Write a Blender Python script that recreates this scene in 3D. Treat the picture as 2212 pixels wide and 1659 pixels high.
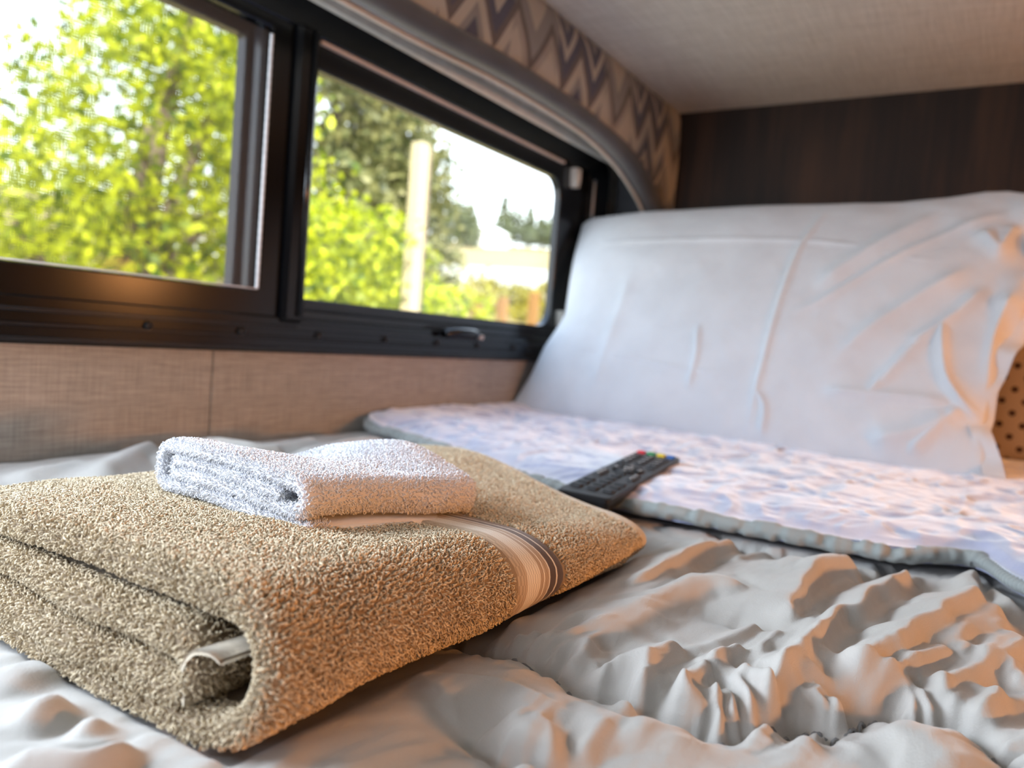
import bpy, math, random
import numpy as np
from mathutils import Matrix, Vector

for _o in list(bpy.data.objects):
    bpy.data.objects.remove(_o)
SC = bpy.context.scene
COL = SC.collection
rng = np.random.default_rng(7)
random.seed(7)

# ------------------------------------------------------------------ camera
cam_d = bpy.data.cameras.new('camera')
cam_d.sensor_width = 36.0
cam_d.lens = 27.03
cam_d.clip_start = 0.01
cam_d.clip_end = 400
cam = bpy.data.objects.new('camera', cam_d)
COL.objects.link(cam)
CAM_R = Matrix(((0.84198508, -0.09876037, 0.53038431),
                (0.53359526, 0.00738276, -0.84570775),
                (0.07960671, 0.99508386, 0.05891424)))
cam.matrix_world = Matrix.Translation((0, 0, 0.12)) @ CAM_R.to_4x4()
cam_d.dof.use_dof = True
cam_d.dof.focus_distance = 0.305
cam_d.dof.aperture_fstop = 8.6
SC.camera = cam
SC.view_settings.view_transform = 'Standard'
SC.view_settings.look = 'None'
SC.view_settings.gamma = 1
SC.view_settings.use_curve_mapping = False
SC.view_settings.exposure = -0.05
SC.cycles.use_denoising = True
SC.cycles.use_adaptive_sampling = True
SC.cycles.adaptive_threshold = 0.02
SC.cycles.max_bounces = 7
SC.cycles.transparent_max_bounces = 16
SC.cycles.caustics_reflective = False
SC.cycles.caustics_refractive = False
SC.cycles.sample_clamp_indirect = 6.0

# ------------------------------------------------------------------ world, sun, window light
world = bpy.data.worlds.new('sky')
SC.world = world
world.use_nodes = True
wn = world.node_tree
wn.nodes.clear()
w_out = wn.nodes.new('ShaderNodeOutputWorld')
w_bg = wn.nodes.new('ShaderNodeBackground')
w_tc = wn.nodes.new('ShaderNodeTexCoord')
w_sep = wn.nodes.new('ShaderNodeSeparateXYZ')
w_ramp = wn.nodes.new('ShaderNodeValToRGB')
w_ramp.color_ramp.elements[0].position = 0.0
w_ramp.color_ramp.elements[0].color = (0.93, 0.96, 1.0, 1)
w_ramp.color_ramp.elements[1].position = 0.9
w_ramp.color_ramp.elements[1].color = (0.50, 0.68, 1.0, 1)
wn.links.new(w_tc.outputs['Generated'], w_sep.inputs[0])
wn.links.new(w_sep.outputs['Z'], w_ramp.inputs[0])
wn.links.new(w_ramp.outputs[0], w_bg.inputs['Color'])
w_bg.inputs['Strength'].default_value = 4.6
wn.links.new(w_bg.outputs[0], w_out.inputs[0])


def light(name, kind, loc, energy, color, direction, size=None, size_y=None, spread=None):
    d = bpy.data.lights.new(name, kind)
    d.energy = energy
    d.color = color
    if kind == 'AREA':
        d.shape = 'RECTANGLE'
        d.size = size
        d.size_y = size_y or size
        if spread:
            d.spread = math.radians(spread)
    o = bpy.data.objects.new(name, d)
    COL.objects.link(o)
    o.location = loc
    o.rotation_euler = Vector(direction).to_track_quat('-Z', 'Y').to_euler()
    return o


sun = light('sun', 'SUN', (3, -5, 6), 15.0, (1.0, 0.93, 0.80), (-0.62, 0.55, -0.62))
sun.data.angle = math.radians(0.6)
# daylight area lights at the rear and side windows, and the warm cabin lamp
light('daylight_rear_window', 'AREA', (-0.28, -0.93, 0.33), 1.3, (0.76, 0.87, 1.0), (0.0, 1.0, -0.12), 0.66, 0.30)
light('daylight_side_window', 'AREA', (-0.585, -0.03, 0.275), 9.0, (0.77, 0.87, 1.0), (0.90, 0.40, -0.25), 0.50, 0.22)
light('cabin_lamp_light', 'AREA', (1.02, 0.30, 0.155), 9.0, (1.0, 0.39, 0.10), (-1, -0.04, -0.02), 0.22, 0.05)
lamp_l = light('reading_lamp_light', 'POINT', (0.42, 0.98, 0.20), 3.6, (1.0, 0.42, 0.13), (-1, -0.6, 0))
lamp_l.data.shadow_soft_size = 0.035

# ------------------------------------------------------------------ helpers

def _hash(ix, iy, seed):
    n = (ix.astype(np.int64) * 374761393 + iy.astype(np.int64) * 668265263 + seed * 974711) & 0x7fffffff
    n = ((n ^ (n >> 13)) * 1274126177) & 0x7fffffff
    n = (n ^ (n >> 16)) & 0xffff
    return n / 32767.5 - 1.0


def vnoise(x, y, seed=0):
    x = np.asarray(x, float); y = np.asarray(y, float)
    x, y = np.broadcast_arrays(x, y)
    ix = np.floor(x); iy = np.floor(y)
    fx = x - ix; fy = y - iy
    ux = fx * fx * fx * (fx * (fx * 6 - 15) + 10); uy = fy * fy * fy * (fy * (fy * 6 - 15) + 10)
    a = _hash(ix, iy, seed); b = _hash(ix + 1, iy, seed)
    c = _hash(ix, iy + 1, seed); d = _hash(ix + 1, iy + 1, seed)
    return (a * (1 - ux) + b * ux) * (1 - uy) + (c * (1 - ux) + d * ux) * uy


def fbm(x, y, seed=0, octv=3, gain=0.5):
    s = 0; a = 1.0; t = 0
    for k in range(octv):
        s = s + a * vnoise(x * 2 ** k + 13.7 * k, y * 2 ** k - 7.3 * k, seed + k)
        t += a; a *= gain
    return s / t


def smooth(a, b, x):
    t = np.clip((np.asarray(x, float) - a) / (b - a), 0, 1)
    return t * t * (3 - 2 * t)


def link_mesh(name, verts, faces, mat, parent=None, shade=True, mats=None, fmat=None):
    """faces: numpy (n,4) / (n,3) int array, or a list of index tuples."""
    me = bpy.data.meshes.new(name)
    verts = np.asarray(verts, np.float32)
    if isinstance(faces, np.ndarray):
        k = faces.shape[1]
        me.vertices.add(len(verts)); me.vertices.foreach_set('co', verts.ravel())
        me.loops.add(faces.size); me.loops.foreach_set('vertex_index', faces.astype(np.int32).ravel())
        me.polygons.add(len(faces))
        me.polygons.foreach_set('loop_start', np.arange(0, faces.size, k, dtype=np.int32))
        me.update(calc_edges=True)
        me.validate()
    else:
        me.from_pydata([tuple(map(float, v)) for v in verts], [], [tuple(int(i) for i in f) for f in faces])
        me.update()
    for m in (mats or [mat]):
        me.materials.append(m)
    if fmat is not None:
        me.polygons.foreach_set('material_index', np.asarray(fmat, np.int32))
    if shade:
        me.polygons.foreach_set('use_smooth', np.ones(len(me.polygons), bool))
    o = bpy.data.objects.new(name, me)
    COL.objects.link(o)
    if parent is not None:
        o.parent = parent
    return o


def tag(o, label=None, cat=None, group=None, kind=None):
    if label: o['label'] = label
    if cat: o['category'] = cat
    if group: o['group'] = group
    if kind: o['kind'] = kind
    return o


def empty(name, loc=(0, 0, 0), label=None, cat=None, group=None, kind=None):
    o = bpy.data.objects.new(name, None)
    o.empty_display_size = 0.05
    COL.objects.link(o)
    o.location = loc
    return tag(o, label, cat, group, kind)


def localize(parent, children=None):
    """children built in world coordinates keep their place under an empty moved off the origin."""
    for c in (children or parent.children):
        c.matrix_parent_inverse = Matrix.Translation(parent.location).inverted()


def gfaces(nu, nv, off=0, flip=False):
    i = np.arange(nu - 1)[:, None] * nv + np.arange(nv - 1)[None, :]
    i = i.ravel() + off
    f = np.stack([i, i + nv, i + nv + 1, i + 1], 1)
    return f[:, ::-1].copy() if flip else f


def rounded_rect(y0, y1, z0, z1, r, n=7):
    pts = []
    for cy, cz, a0 in ((y1 - r, z1 - r, 0), (y0 + r, z1 - r, 90), (y0 + r, z0 + r, 180), (y1 - r, z0 + r, 270)):
        for k in range(n):
            a = math.radians(a0 + 90 * k / (n - 1))
            pts.append((cy + r * math.cos(a), cz + r * math.sin(a)))
    return pts


def ring(name, outer, inner, ro, ri, x0, x1, mat, parent=None, bev=0.0015):
    """a frame in the plane x = const: outer/inner = (y0, y1, z0, z1); x1 is the room side."""
    A = rounded_rect(*outer, ro); B = rounded_rect(*inner, ri)
    n = len(A)
    Ab = rounded_rect(outer[0] + bev, outer[1] - bev, outer[2] + bev, outer[3] - bev, max(ro - bev, .0005))
    Bb = rounded_rect(inner[0] - bev, inner[1] + bev, inner[2] - bev, inner[3] + bev, ri + bev)
    loops_ = [(x0, A), (x1 - bev, A), (x1, Ab), (x1, Bb), (x1 - bev, B), (x0, B)]
    V = [(x, p[0], p[1]) for x, L in loops_ for p in L]
    F = []
    m = len(loops_)
    for k in range(m):
        k2 = (k + 1) % m
        for i in range(n):
            j = (i + 1) % n
            F.append((k * n + i, k * n + j, k2 * n + j, k2 * n + i))
    return link_mesh(name, V, F, mat, parent, shade=False)


def box_arr(x0, x1, y0, y1, z0, z1, bev=0.0):
    """verts, faces of a box, optionally with bevelled edges (chamfer)."""
    if bev <= 0:
        V = [(x, y, z) for x in (x0, x1) for y in (y0, y1) for z in (z0, z1)]
        F = [(0, 1, 3, 2), (4, 6, 7, 5), (0, 4, 5, 1), (2, 3, 7, 6), (0, 2, 6, 4), (1, 5, 7, 3)]
        return V, F
    b = bev
    V = []; F = []
    idx = {}
    xs, ys, zs = (x0, x1), (y0, y1), (z0, z1)
    for i in (0, 1):
        for j in (0, 1):
            for k in (0, 1):
                sx, sy, sz = (1 - 2 * i), (1 - 2 * j), (1 - 2 * k)
                for ax in range(3):
                    p = [xs[i] + sx * b, ys[j] + sy * b, zs[k] + sz * b]
                    p[ax] = (xs[i], ys[j], zs[k])[ax]
                    idx[(i, j, k, ax)] = len(V); V.append(tuple(p))
    for i in (0, 1):
        F.append([idx[(i, j, k, 0)] for j, k in ((0, 0), (0, 1), (1, 1), (1, 0))])
        F.append([idx[(j, i, k, 1)] for j, k in ((0, 0), (1, 0), (1, 1), (0, 1))])
        F.append([idx[(j, k, i, 2)] for j, k in ((0, 0), (0, 1), (1, 1), (1, 0))])
    for a in (0, 1):
        for c in (0, 1):
            F.append([idx[(0, a, c, 1)], idx[(1, a, c, 1)], idx[(1, a, c, 2)], idx[(0, a, c, 2)]])
            F.append([idx[(a, 0, c, 0)], idx[(a, 1, c, 0)], idx[(a, 1, c, 2)], idx[(a, 0, c, 2)]])
            F.append([idx[(a, c, 0, 0)], idx[(a, c, 1, 0)], idx[(a, c, 1, 1)], idx[(a, c, 0, 1)]])
    for i in (0, 1):
        for j in (0, 1):
            for k in (0, 1):
                F.append([idx[(i, j, k, 0)], idx[(i, j, k, 1)], idx[(i, j, k, 2)]])
    return V, F


def box(name, x0, x1, y0, y1, z0, z1, mat, parent=None, bev=0.0):
    V, F = box_arr(x0, x1, y0, y1, z0, z1, bev)
    o = link_mesh(name, V, F, mat, parent, shade=False)
    import bmesh
    bm = bmesh.new(); bm.from_mesh(o.data)
    bmesh.ops.recalc_face_normals(bm, faces=bm.faces)
    bm.to_mesh(o.data); bm.free()
    return o


def tube(path, rad, n=8, closed=False, caps=True):
    P = np.asarray(path, float); m = len(P)
    rad = np.broadcast_to(np.asarray(rad, float), (m,))
    T = np.gradient(P, axis=0); T /= np.linalg.norm(T, axis=1)[:, None] + 1e-12
    up = np.array([0, 0, 1.0]) if abs(T[:, 2]).mean() < .8 else np.array([1.0, 0, 0])
    A = np.cross(T, up); A /= np.linalg.norm(A, axis=1)[:, None] + 1e-12
    B = np.cross(T, A)
    ang = np.arange(n) * 2 * math.pi / n
    V = P[:, None] + rad[:, None, None] * (np.cos(ang)[None, :, None] * A[:, None] + np.sin(ang)[None, :, None] * B[:, None])
    V = V.reshape(-1, 3)
    F = []
    for i in range(m - 1):
        for j in range(n):
            k = (j + 1) % n
            F.append((i * n + j, i * n + k, (i + 1) * n + k, (i + 1) * n + j))
    if caps:
        F.append(tuple(range(n))[::-1]); F.append(tuple((m - 1) * n + j for j in range(n)))
    return V, F


def merge(parts):
    V = []; F = []; off = 0
    for v, f in parts:
        v = np.asarray(v, float)
        V.append(v); F += [tuple(int(i) + off for i in q) for q in f]; off += len(v)
    return np.concatenate(V), F


def catmull(pts, k=6):
    P = np.asarray(pts, float)
    P = np.vstack([2 * P[0] - P[1], P, 2 * P[-1] - P[-2]])
    out = []
    for i in range(1, len(P) - 2):
        for t in np.arange(k) / k:
            out.append(.5 * ((2 * P[i]) + (-P[i - 1] + P[i + 1]) * t + (2 * P[i - 1] - 5 * P[i] + 4 * P[i + 1] - P[i + 2]) * t * t
                             + (-P[i - 1] + 3 * P[i] - 3 * P[i + 1] + P[i + 2]) * t ** 3))
    out.append(P[-2])
    return np.array(out)


def poly_dist(X, Y, pts):
    """distance, signed side (+ = left of travel) and arc length along a polyline."""
    best = np.full(X.shape, 1e9); side = np.zeros(X.shape); arc = np.zeros(X.shape)
    s0 = 0.0
    for a, b in zip(pts[:-1], pts[1:]):
        d = b - a; L = math.hypot(*d)
        if L < 1e-9: continue
        px = X - a[0]; py = Y - a[1]
        t = np.clip((px * d[0] + py * d[1]) / L ** 2, 0, 1)
        dd = np.hypot(px - t * d[0], py - t * d[1])
        m = dd < best
        best = np.where(m, dd, best)
        side = np.where(m, np.sign(d[0] * py - d[1] * px), side)
        arc = np.where(m, s0 + t * L, arc)
        s0 += L
    return best, side, arc, s0


# ------------------------------------------------------------------ materials
class NT:
    def __init__(s, name):
        s.m = bpy.data.materials.new(name); s.m.use_nodes = True
        s.t = s.m.node_tree; s.t.nodes.clear()
        s.out = s.t.nodes.new('ShaderNodeOutputMaterial')
        s.p = s.t.nodes.new('ShaderNodeBsdfPrincipled')
        s.t.links.new(s.p.outputs[0], s.out.inputs[0])

    def n(s, kind, **kw):
        nd = s.t.nodes.new('ShaderNode' + kind)
        for k, v in kw.items():
            if k in nd.inputs: nd.inputs[k].default_value = v
            else: setattr(nd, k, v)
        return nd

    def l(s, a, b):
        s.t.links.new(a, b)

    def math(s, op, a, b=None, c=None):
        nd = s.t.nodes.new('ShaderNodeMath'); nd.operation = op
        for i, v in enumerate((a, b, c)):
            if v is None: continue
            if hasattr(v, 'links'): s.l(v, nd.inputs[i])
            else: nd.inputs[i].default_value = v
        return nd.outputs[0]

    def coord(s, scale=(1, 1, 1), kind='Object', rot=(0, 0, 0)):
        tc = s.n('TexCoord'); mp = s.n('Mapping')
        mp.inputs['Scale'].default_value = scale
        mp.inputs['Rotation'].default_value = rot
        s.l(tc.outputs[kind], mp.inputs[0])
        return mp.outputs[0]

    def noise(s, vec, scale, detail=3, rough=.55):
        nd = s.n('TexNoise'); nd.inputs['Scale'].default_value = scale
        nd.inputs['Detail'].default_value = detail; nd.inputs['Roughness'].default_value = rough
        s.l(vec, nd.inputs['Vector'])
        return nd.outputs[0]

    def ramp(s, fac, stops, interp='LINEAR'):
        nd = s.n('ValToRGB'); cr = nd.color_ramp; cr.interpolation = interp
        cr.elements.remove(cr.elements[1])
        for i, (p, c) in enumerate(stops):
            e = cr.elements[0] if i == 0 else cr.elements.new(p)
            e.position = p; e.color = (*c, 1) if len(c) == 3 else c
        s.l(fac, nd.inputs[0])
        return nd.outputs[0]

    def mix(s, fac, a, b):
        nd = s.n('Mix', data_type='RGBA')
        for sock, v in ((nd.inputs[0], fac), (nd.inputs[6], a), (nd.inputs[7], b)):
            if hasattr(v, 'links'): s.l(v, sock)
            else: sock.default_value = v if not isinstance(v, tuple) else (*v, 1)[:4]
        return nd.outputs[2]

    def bump(s, h, strength=.3, dist=.001):
        nd = s.n('Bump'); nd.inputs['Strength'].default_value = strength; nd.inputs['Distance'].default_value = dist
        s.l(h, nd.inputs['Height']); s.l(nd.outputs[0], s.p.inputs['Normal'])

    def set(s, **kw):
        for k, v in kw.items():
            k = k.replace('_', ' ')
            if isinstance(v, tuple) and len(v) == 3: v = (*v, 1)
            if hasattr(v, 'links'): s.l(v, s.p.inputs[k])
            else: s.p.inputs[k].default_value = v
        return s.m


def plain(name, col, rough=.5, **kw):
    a = NT(name)
    nz = a.noise(a.coord(), 60, 2)
    c = a.ramp(nz, [(0.3, tuple(x * .93 for x in col)), (0.7, tuple(min(1, x * 1.05) for x in col))])
    return a.set(Base_Color=c, Roughness=rough, **kw)


def linen(name, c0, c1):
    a = NT(name)
    h = a.noise(a.coord((1, 14, 260)), 3.0, 4, .65)
    h2 = a.noise(a.coord((14, 14, 900)), 1.0, 3, .6)
    v = a.noise(a.coord((700, 700, 25)), 1.0, 3, .6)
    s = a.math('ADD', a.math('MULTIPLY', h, .45), a.math('MULTIPLY', h2, .30))
    s = a.math('ADD', s, a.math('MULTIPLY', v, .35))
    c = a.ramp(s, [(0.40, c0), (0.68, c1)])
    a.bump(s, .25, .0006)
    return a.set(Base_Color=c, Roughness=.62)


def linen_ceiling(name, c0, c1):
    a = NT(name)
    h = a.noise(a.coord((10, 260, 10), rot=(0, 0, .05)), 2.0, 4, .65)
    v = a.noise(a.coord((600, 16, 10)), 1.0, 3, .6)
    s = a.math('ADD', a.math('MULTIPLY', h, .6), a.math('MULTIPLY', v, .45))
    c = a.ramp(s, [(0.38, c0), (0.70, c1)])
    a.bump(s, .25, .0006)
    return a.set(Base_Color=c, Roughness=.6)


M = {}
M['wall'] = linen('linen_wall', (.22, .203, .178), (.44, .41, .37))
M['ceiling'] = linen_ceiling('linen_ceiling', (.52, .475, .41), (.78, .73, .65))
M['black'] = NT('black_aluminium').set(Base_Color=(.0025, .003, .004), Roughness=.20, Specular_IOR_Level=.42)
M['black_rib'] = NT('black_satin').set(Base_Color=(.010, .013, .018), Roughness=.22, Specular_IOR_Level=.5)
M['bead_tan'] = plain('tan_bead', (.80, .66, .56), .5)
M['white_plastic'] = plain('white_plastic', (.72, .70, .64), .4)
M['grey_bead'] = plain('grey_bead', (.62, .64, .67), .35)
M['screw'] = NT('dark_screw').set(Base_Color=(.006, .006, .007), Roughness=.5, Metallic=.2)


def wood():
    a = NT('walnut_panel')
    v = a.noise(a.coord((9, 1, 1.1)), 1.6, 5, .6)
    f = a.noise(a.coord((160, 1, 3)), 1.0, 4, .7)
    s = a.math('ADD', a.math('MULTIPLY', v, .8), a.math('MULTIPLY', f, .25))
    c = a.ramp(s, [(.36, (.006, .003, .002)), (.52, (.017, .008, .004)), (.68, (.044, .020, .009))])
    a.bump(f, .15, .0005)
    return a.set(Base_Color=c, Roughness=.6, Specular_IOR_Level=.25)


M['wood'] = wood()


def cotton(name, c0, c1, bscale=900, sheen=.3, rough=.9, crumple=0):
    a = NT(name)
    co = a.coord()
    big = a.noise(co, 22, 3)
    w = a.noise(a.coord((1, 1, 1)), bscale, 3, .7)
    c = a.ramp(big, [(.35, c0), (.65, c1)])
    if crumple:
        w = a.math('ADD', a.math('MULTIPLY', w, .3), a.math('MULTIPLY', a.noise(a.coord((1, .45, 1)), 150, 4, .6), crumple))
    a.bump(w, .45, .0006 if not crumple else .0012)
    return a.set(Base_Color=c, Roughness=rough, Sheen_Weight=sheen, Sheen_Roughness=.5)


M['comforter'] = cotton('taupe_cotton', (.43, .415, .39), (.48, .46, .435), 1500, crumple=1.0)
M['stitch'] = plain('grey_thread', (.20, .20, .205), .8)
M['pillowcase'] = cotton('white_cotton', (.54, .56, .60), (.58, .60, .64), 1400, .15, .75, crumple=.5)
M['blanket'] = cotton('white_plush', (.30, .33, .50), (.40, .43, .61), 700, .9, .95)
M['piping'] = cotton('grey_piping', (.24, .265, .262), (.30, .325, .32), 1100, .3)


def terry(name, c0, c1):
    m = NT(name)
    gi = m.n('NewGeometry')
    c = m.ramp(gi.outputs['Random Per Island'], [(0, c0), (1, c1)])
    return m.set(Base_Color=c, Roughness=.9, Sheen_Weight=.25, Sheen_Roughness=.5)


M['terry'] = terry('beige_terry', (.47, .36, .22), (.88, .75, .54))
M['terry_base'] = cotton('beige_terry_ground', (.24, .18, .115), (.28, .21, .14), 600, .1, .95)
M['hem'] = cotton('beige_hem', (.56, .48, .36), (.62, .53, .41), 2200, .2, .9)
M['white_terry'] = terry('white_terry', (.78, .79, .84), (.93, .94, .97))
M['white_ground'] = cotton('white_terry_ground', (.62, .63, .68), (.66, .67, .72), 600, .1, .95)
M['white_hem'] = cotton('white_hem', (.80, .79, .77), (.84, .83, .80), 2000, .2, .9)

def dobby():
    a = NT('woven_band')
    tc = a.n('TexCoord'); sp = a.n('SeparateXYZ'); a.l(tc.outputs['UV'], sp.inputs[0])
    u = sp.outputs['X']
    tan = (.50, .39, .27); cream = (.74, .68, .57); dk = (.055, .035, .032); mid = (.42, .32, .22); wh = (.80, .76, .68)
    c = a.ramp(u, [(0, tan), (.16, cream), (.42, mid), (.49, wh), (.515, mid), (.60, wh), (.625, dk), (.765, wh), (.79, dk)], 'CONSTANT')
    ch = a.n('TexChecker'); ch.inputs['Scale'].default_value = 1.0
    mp = a.n('Mapping'); mp.inputs['Scale'].default_value = (46, 300, 1)
    a.l(tc.outputs['UV'], mp.inputs[0]); a.l(mp.outputs[0], ch.inputs['Vector'])
    dark = a.mix(.55, c, (.10, .06, .04))
    col = a.mix(a.math('MULTIPLY', ch.outputs['Fac'], .55), c, dark)
    a.bump(ch.outputs['Fac'], .5, .0004)
    return a.set(Base_Color=col, Roughness=.85, Sheen_Weight=.2)


def valance_fabric():
    a = NT('chevron_fabric')
    tc = a.n('TexCoord'); sp = a.n('SeparateXYZ'); a.l(tc.outputs['Object'], sp.inputs[0])
    y, z = sp.outputs['Y'], sp.outputs['Z']
    P = .156
    t = a.math('PINGPONG', a.math('ADD', y, .0), P / 4)            # 0 .. P/4
    s = a.math('SUBTRACT', z, a.math('MULTIPLY', t, 1.5))
    s = a.math('FRACT', a.math('DIVIDE', s, .112))
    nv, cr, gr, br = (.018, .026, .075), (.42, .385, .335), (.20, .20, .20), (.075, .055, .055)
    cA = a.ramp(s, [(0, nv), (.20, cr), (.34, nv), (.52, gr), (.66, cr), (.86, br)], 'CONSTANT')
    cB = a.ramp(s, [(0, gr), (.28, cr), (.70, (.30, .27, .24)), (.86, br)], 'CONSTANT')
    k = a.math('GREATER_THAN', a.math('FRACT', a.math('ADD', a.math('DIVIDE', y, P * 1.5), .42)), .55)
    c = a.mix(k, cA, cB)
    nz = a.noise(a.coord(), 900, 2)
    c = a.mix(a.math('MULTIPLY', nz, .30), c, (.45, .43, .40))
    a.bump(nz, .4, .0006)
    return a.set(Base_Color=c, Roughness=.85, Sheen_Weight=.1)


def dotted():
    a = NT('polka_dot_cotton')
    tc = a.n('TexCoord'); sp = a.n('SeparateXYZ'); a.l(tc.outputs['Object'], sp.inputs[0])
    x = a.math('DIVIDE', sp.outputs['X'], .0235); z = a.math('DIVIDE', sp.outputs['Z'], .0285)

    def d(ox, oz):
        fx = a.math('SUBTRACT', a.math('FRACT', a.math('ADD', x, ox)), .5)
        fz = a.math('MULTIPLY', a.math('SUBTRACT', a.math('FRACT', a.math('ADD', z, oz)), .5), 1.2)
        return a.math('SQRT', a.math('ADD', a.math('MULTIPLY', fx, fx), a.math('MULTIPLY', fz, fz)))
    m = a.math('MINIMUM', d(100, 100), d(100.5, 100.5))
    k = a.math('LESS_THAN', m, .16)
    c = a.mix(k, (.50, .36, .22), (.07, .03, .018))
    a.bump(a.noise(a.coord(), 1300, 2), .3, .0005)
    return a.set(Base_Color=c, Roughness=.85)


def screen_mesh():
    a = NT('insect_screen')
    tc = a.n('TexCoord'); sp = a.n('SeparateXYZ'); a.l(tc.outputs['Object'], sp.inputs[0])
    fy = a.math('FRACT', a.math('DIVIDE', sp.outputs['Y'], .00135))
    fz = a.math('FRACT', a.math('DIVIDE', sp.outputs['Z'], .00135))
    k = a.math('MAXIMUM', a.math('LESS_THAN', fy, .24), a.math('LESS_THAN', fz, .24))
    tr = a.n('BsdfTransparent'); mx = a.n('MixShader')
    a.l(k, mx.inputs[0]); a.l(tr.outputs[0], mx.inputs[1]); a.l(a.p.outputs[0], mx.inputs[2])
    a.l(mx.outputs[0], a.out.inputs[0])
    return a.set(Base_Color=(.10, .10, .10), Roughness=.55)


def glass():
    a = NT('window_glass')
    tr = a.n('BsdfTransparent'); gl = a.n('BsdfGlossy'); mx = a.n('MixShader'); fr = a.n('Fresnel')
    tr.inputs[0].default_value = (.96, .98, .97, 1); gl.inputs['Roughness'].default_value = .02
    fr.inputs[0].default_value = 1.45
    a.l(a.math('MULTIPLY', fr.outputs[0], .12), mx.inputs[0]); a.l(tr.outputs[0], mx.inputs[1]); a.l(gl.outputs[0], mx.inputs[2])
    a.l(mx.outputs[0], a.out.inputs[0])
    return a.m


def leaf(name, c0, c1, trans=.5):
    a = NT(name)
    gi = a.n('NewGeometry')
    c = a.ramp(gi.outputs['Random Per Island'], [(0, c0), (1, c1)])
    tl = a.n('BsdfTranslucent'); a.l(c, tl.inputs[0])
    mx = a.n('MixShader'); mx.inputs[0].default_value = trans
    a.l(a.p.outputs[0], mx.inputs[1]); a.l(tl.outputs[0], mx.inputs[2]); a.l(mx.outputs[0], a.out.inputs[0])
    return a.set(Base_Color=c, Roughness=.45)


M['dobby'] = dobby()
M['valance'] = valance_fabric()
M['dotted'] = dotted()
M['screen'] = screen_mesh()
M['glass'] = glass()
M['leaf_bright'] = leaf('bright_leaves', (.05, .12, .004), (.74, .76, .02), .5)
M['leaf_mid'] = leaf('mid_leaves', (.12, .22, .02), (.40, .46, .05), .5)
M['leaf_dark'] = leaf('oak_leaves', (.05, .075, .02), (.36, .34, .14), .4)
M['leaf_far'] = leaf('conifer_needles', (.07, .09, .045), (.17, .19, .08), .2)
M['bark'] = plain('bark', (.16, .12, .09), .9)
M['post_wood'] = plain('weathered_wood', (.46, .38, .24), .85)
M['fence_wood'] = plain('brown_fence_wood', (.24, .12, .035), .85)
M['scrub'] = leaf('yellow_scrub', (.20, .17, .02), (.42, .36, .05), .3)
M['field'] = plain('dry_grass', (.27, .205, .075), .95)
M['road'] = plain('pale_gravel', (.40, .38, .31), .95)
M['house'] = plain('white_siding', (.85, .85, .85), .7)
M['roof'] = plain('grey_roof', (.45, .45, .46), .7)
M['band'] = cotton('charcoal_padding', (.050, .050, .056), (.066, .066, .074), 900, .35, .7)
M['lining'] = plain('cream_lining', (.62, .58, .52), .6)
M['remote'] = NT('black_plastic').set(Base_Color=(.010, .011, .013), Roughness=.36)
M['key'] = NT('rubber_key').set(Base_Color=(.018, .021, .025), Roughness=.45)
M['print'] = plain('white_print', (.8, .8, .8), .5)
for nm, c in (('red', (.70, .02, .04)), ('green', (.02, .30, .10)), ('yellow', (.80, .62, .02)), ('blue', (.02, .14, .50))):
    M['key_' + nm] = plain(nm + '_key', c, .45)
M['mattress'] = cotton('mattress_ticking', (.6, .58, .54), (.66, .64, .60), 900)
M['floor'] = plain('vinyl_floor', (.10, .07, .05), .5)
M['laminate'] = plain('light_laminate', (.50, .46, .40), .5)

# ------------------------------------------------------------------ room shell
WX = -0.600     # inner face of the window wall
CZ = 0.526      # ceiling
EY = 1.270      # end wall
FR = (-0.34, 1.212, 0.088, 0.436)   # window frame outline: y0, y1, z0, z1


def wall_left():
    g = 0.004
    y0, y1, z0, z1 = FR[0] + g, FR[1] - g, FR[2] + g, FR[3] - g
    parts = []
    # the panels either side of the visible joint leave a 1 mm gap
    for a, b in ((-.95, .4445), (.4455, EY + .02)):
        parts.append(box_arr(WX - .035, WX, a, b, -.95, z0, .0006))
    parts.append(box_arr(WX - .035, WX, -.95, EY + .02, z1, CZ + .02))
    parts.append(box_arr(WX - .035, WX, y1, EY + .02, z0, z1))
    parts.append(box_arr(WX - .035, WX, -.95, y0, z0, z1))
    parts.append(box_arr(WX - .035, WX - .004, .44, .45, -.9, z0))
    V, F = merge(parts)
    tag(link_mesh('wall_left', V, F, M['wall'], shade=False), kind='structure')


wall_left()
tag(box('wall_front', -.66, 1.35, EY, EY + .03, -.95, CZ + .02, M['wood']), kind='structure')
V, F = merge([box_arr(-.66, 1.35, -.98, -.95, -.95, .17), box_arr(-.66, 1.35, -.98, -.95, .49, CZ + .02),
              box_arr(-.66, -.62, -.98, -.95, .17, .49), box_arr(.06, 1.35, -.98, -.95, .17, .49)])
tag(link_mesh('wall_back', V, F, M['wood'], shade=False), kind='structure')
tag(box('wall_right', 1.35, 1.38, -.98, EY + .03, -.95, CZ + .02, M['wood']), kind='structure')
tag(box('ceiling', -.66, 1.38, -.98, EY + .03, CZ, CZ + .03, M['ceiling']), kind='structure')
tag(box('floor', -.66, 1.38, -.98, EY + .03, -.98, -.95, M['floor']), kind='structure')
# darker moulding where the window wall meets the end wall
tag(box('trim_1', WX, WX + .012, EY - .016, EY, .05, .43, M['black_rib'], bev=.002), kind='structure')

# ------------------------------------------------------------------ window_1
win = tag(empty('window_1'), kind='structure')
f = ring('window_frame', FR, (FR[0] + .03, 1.137, .1235, .400), .035, .012, WX - .045, WX + .006, M['black'], win)
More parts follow.
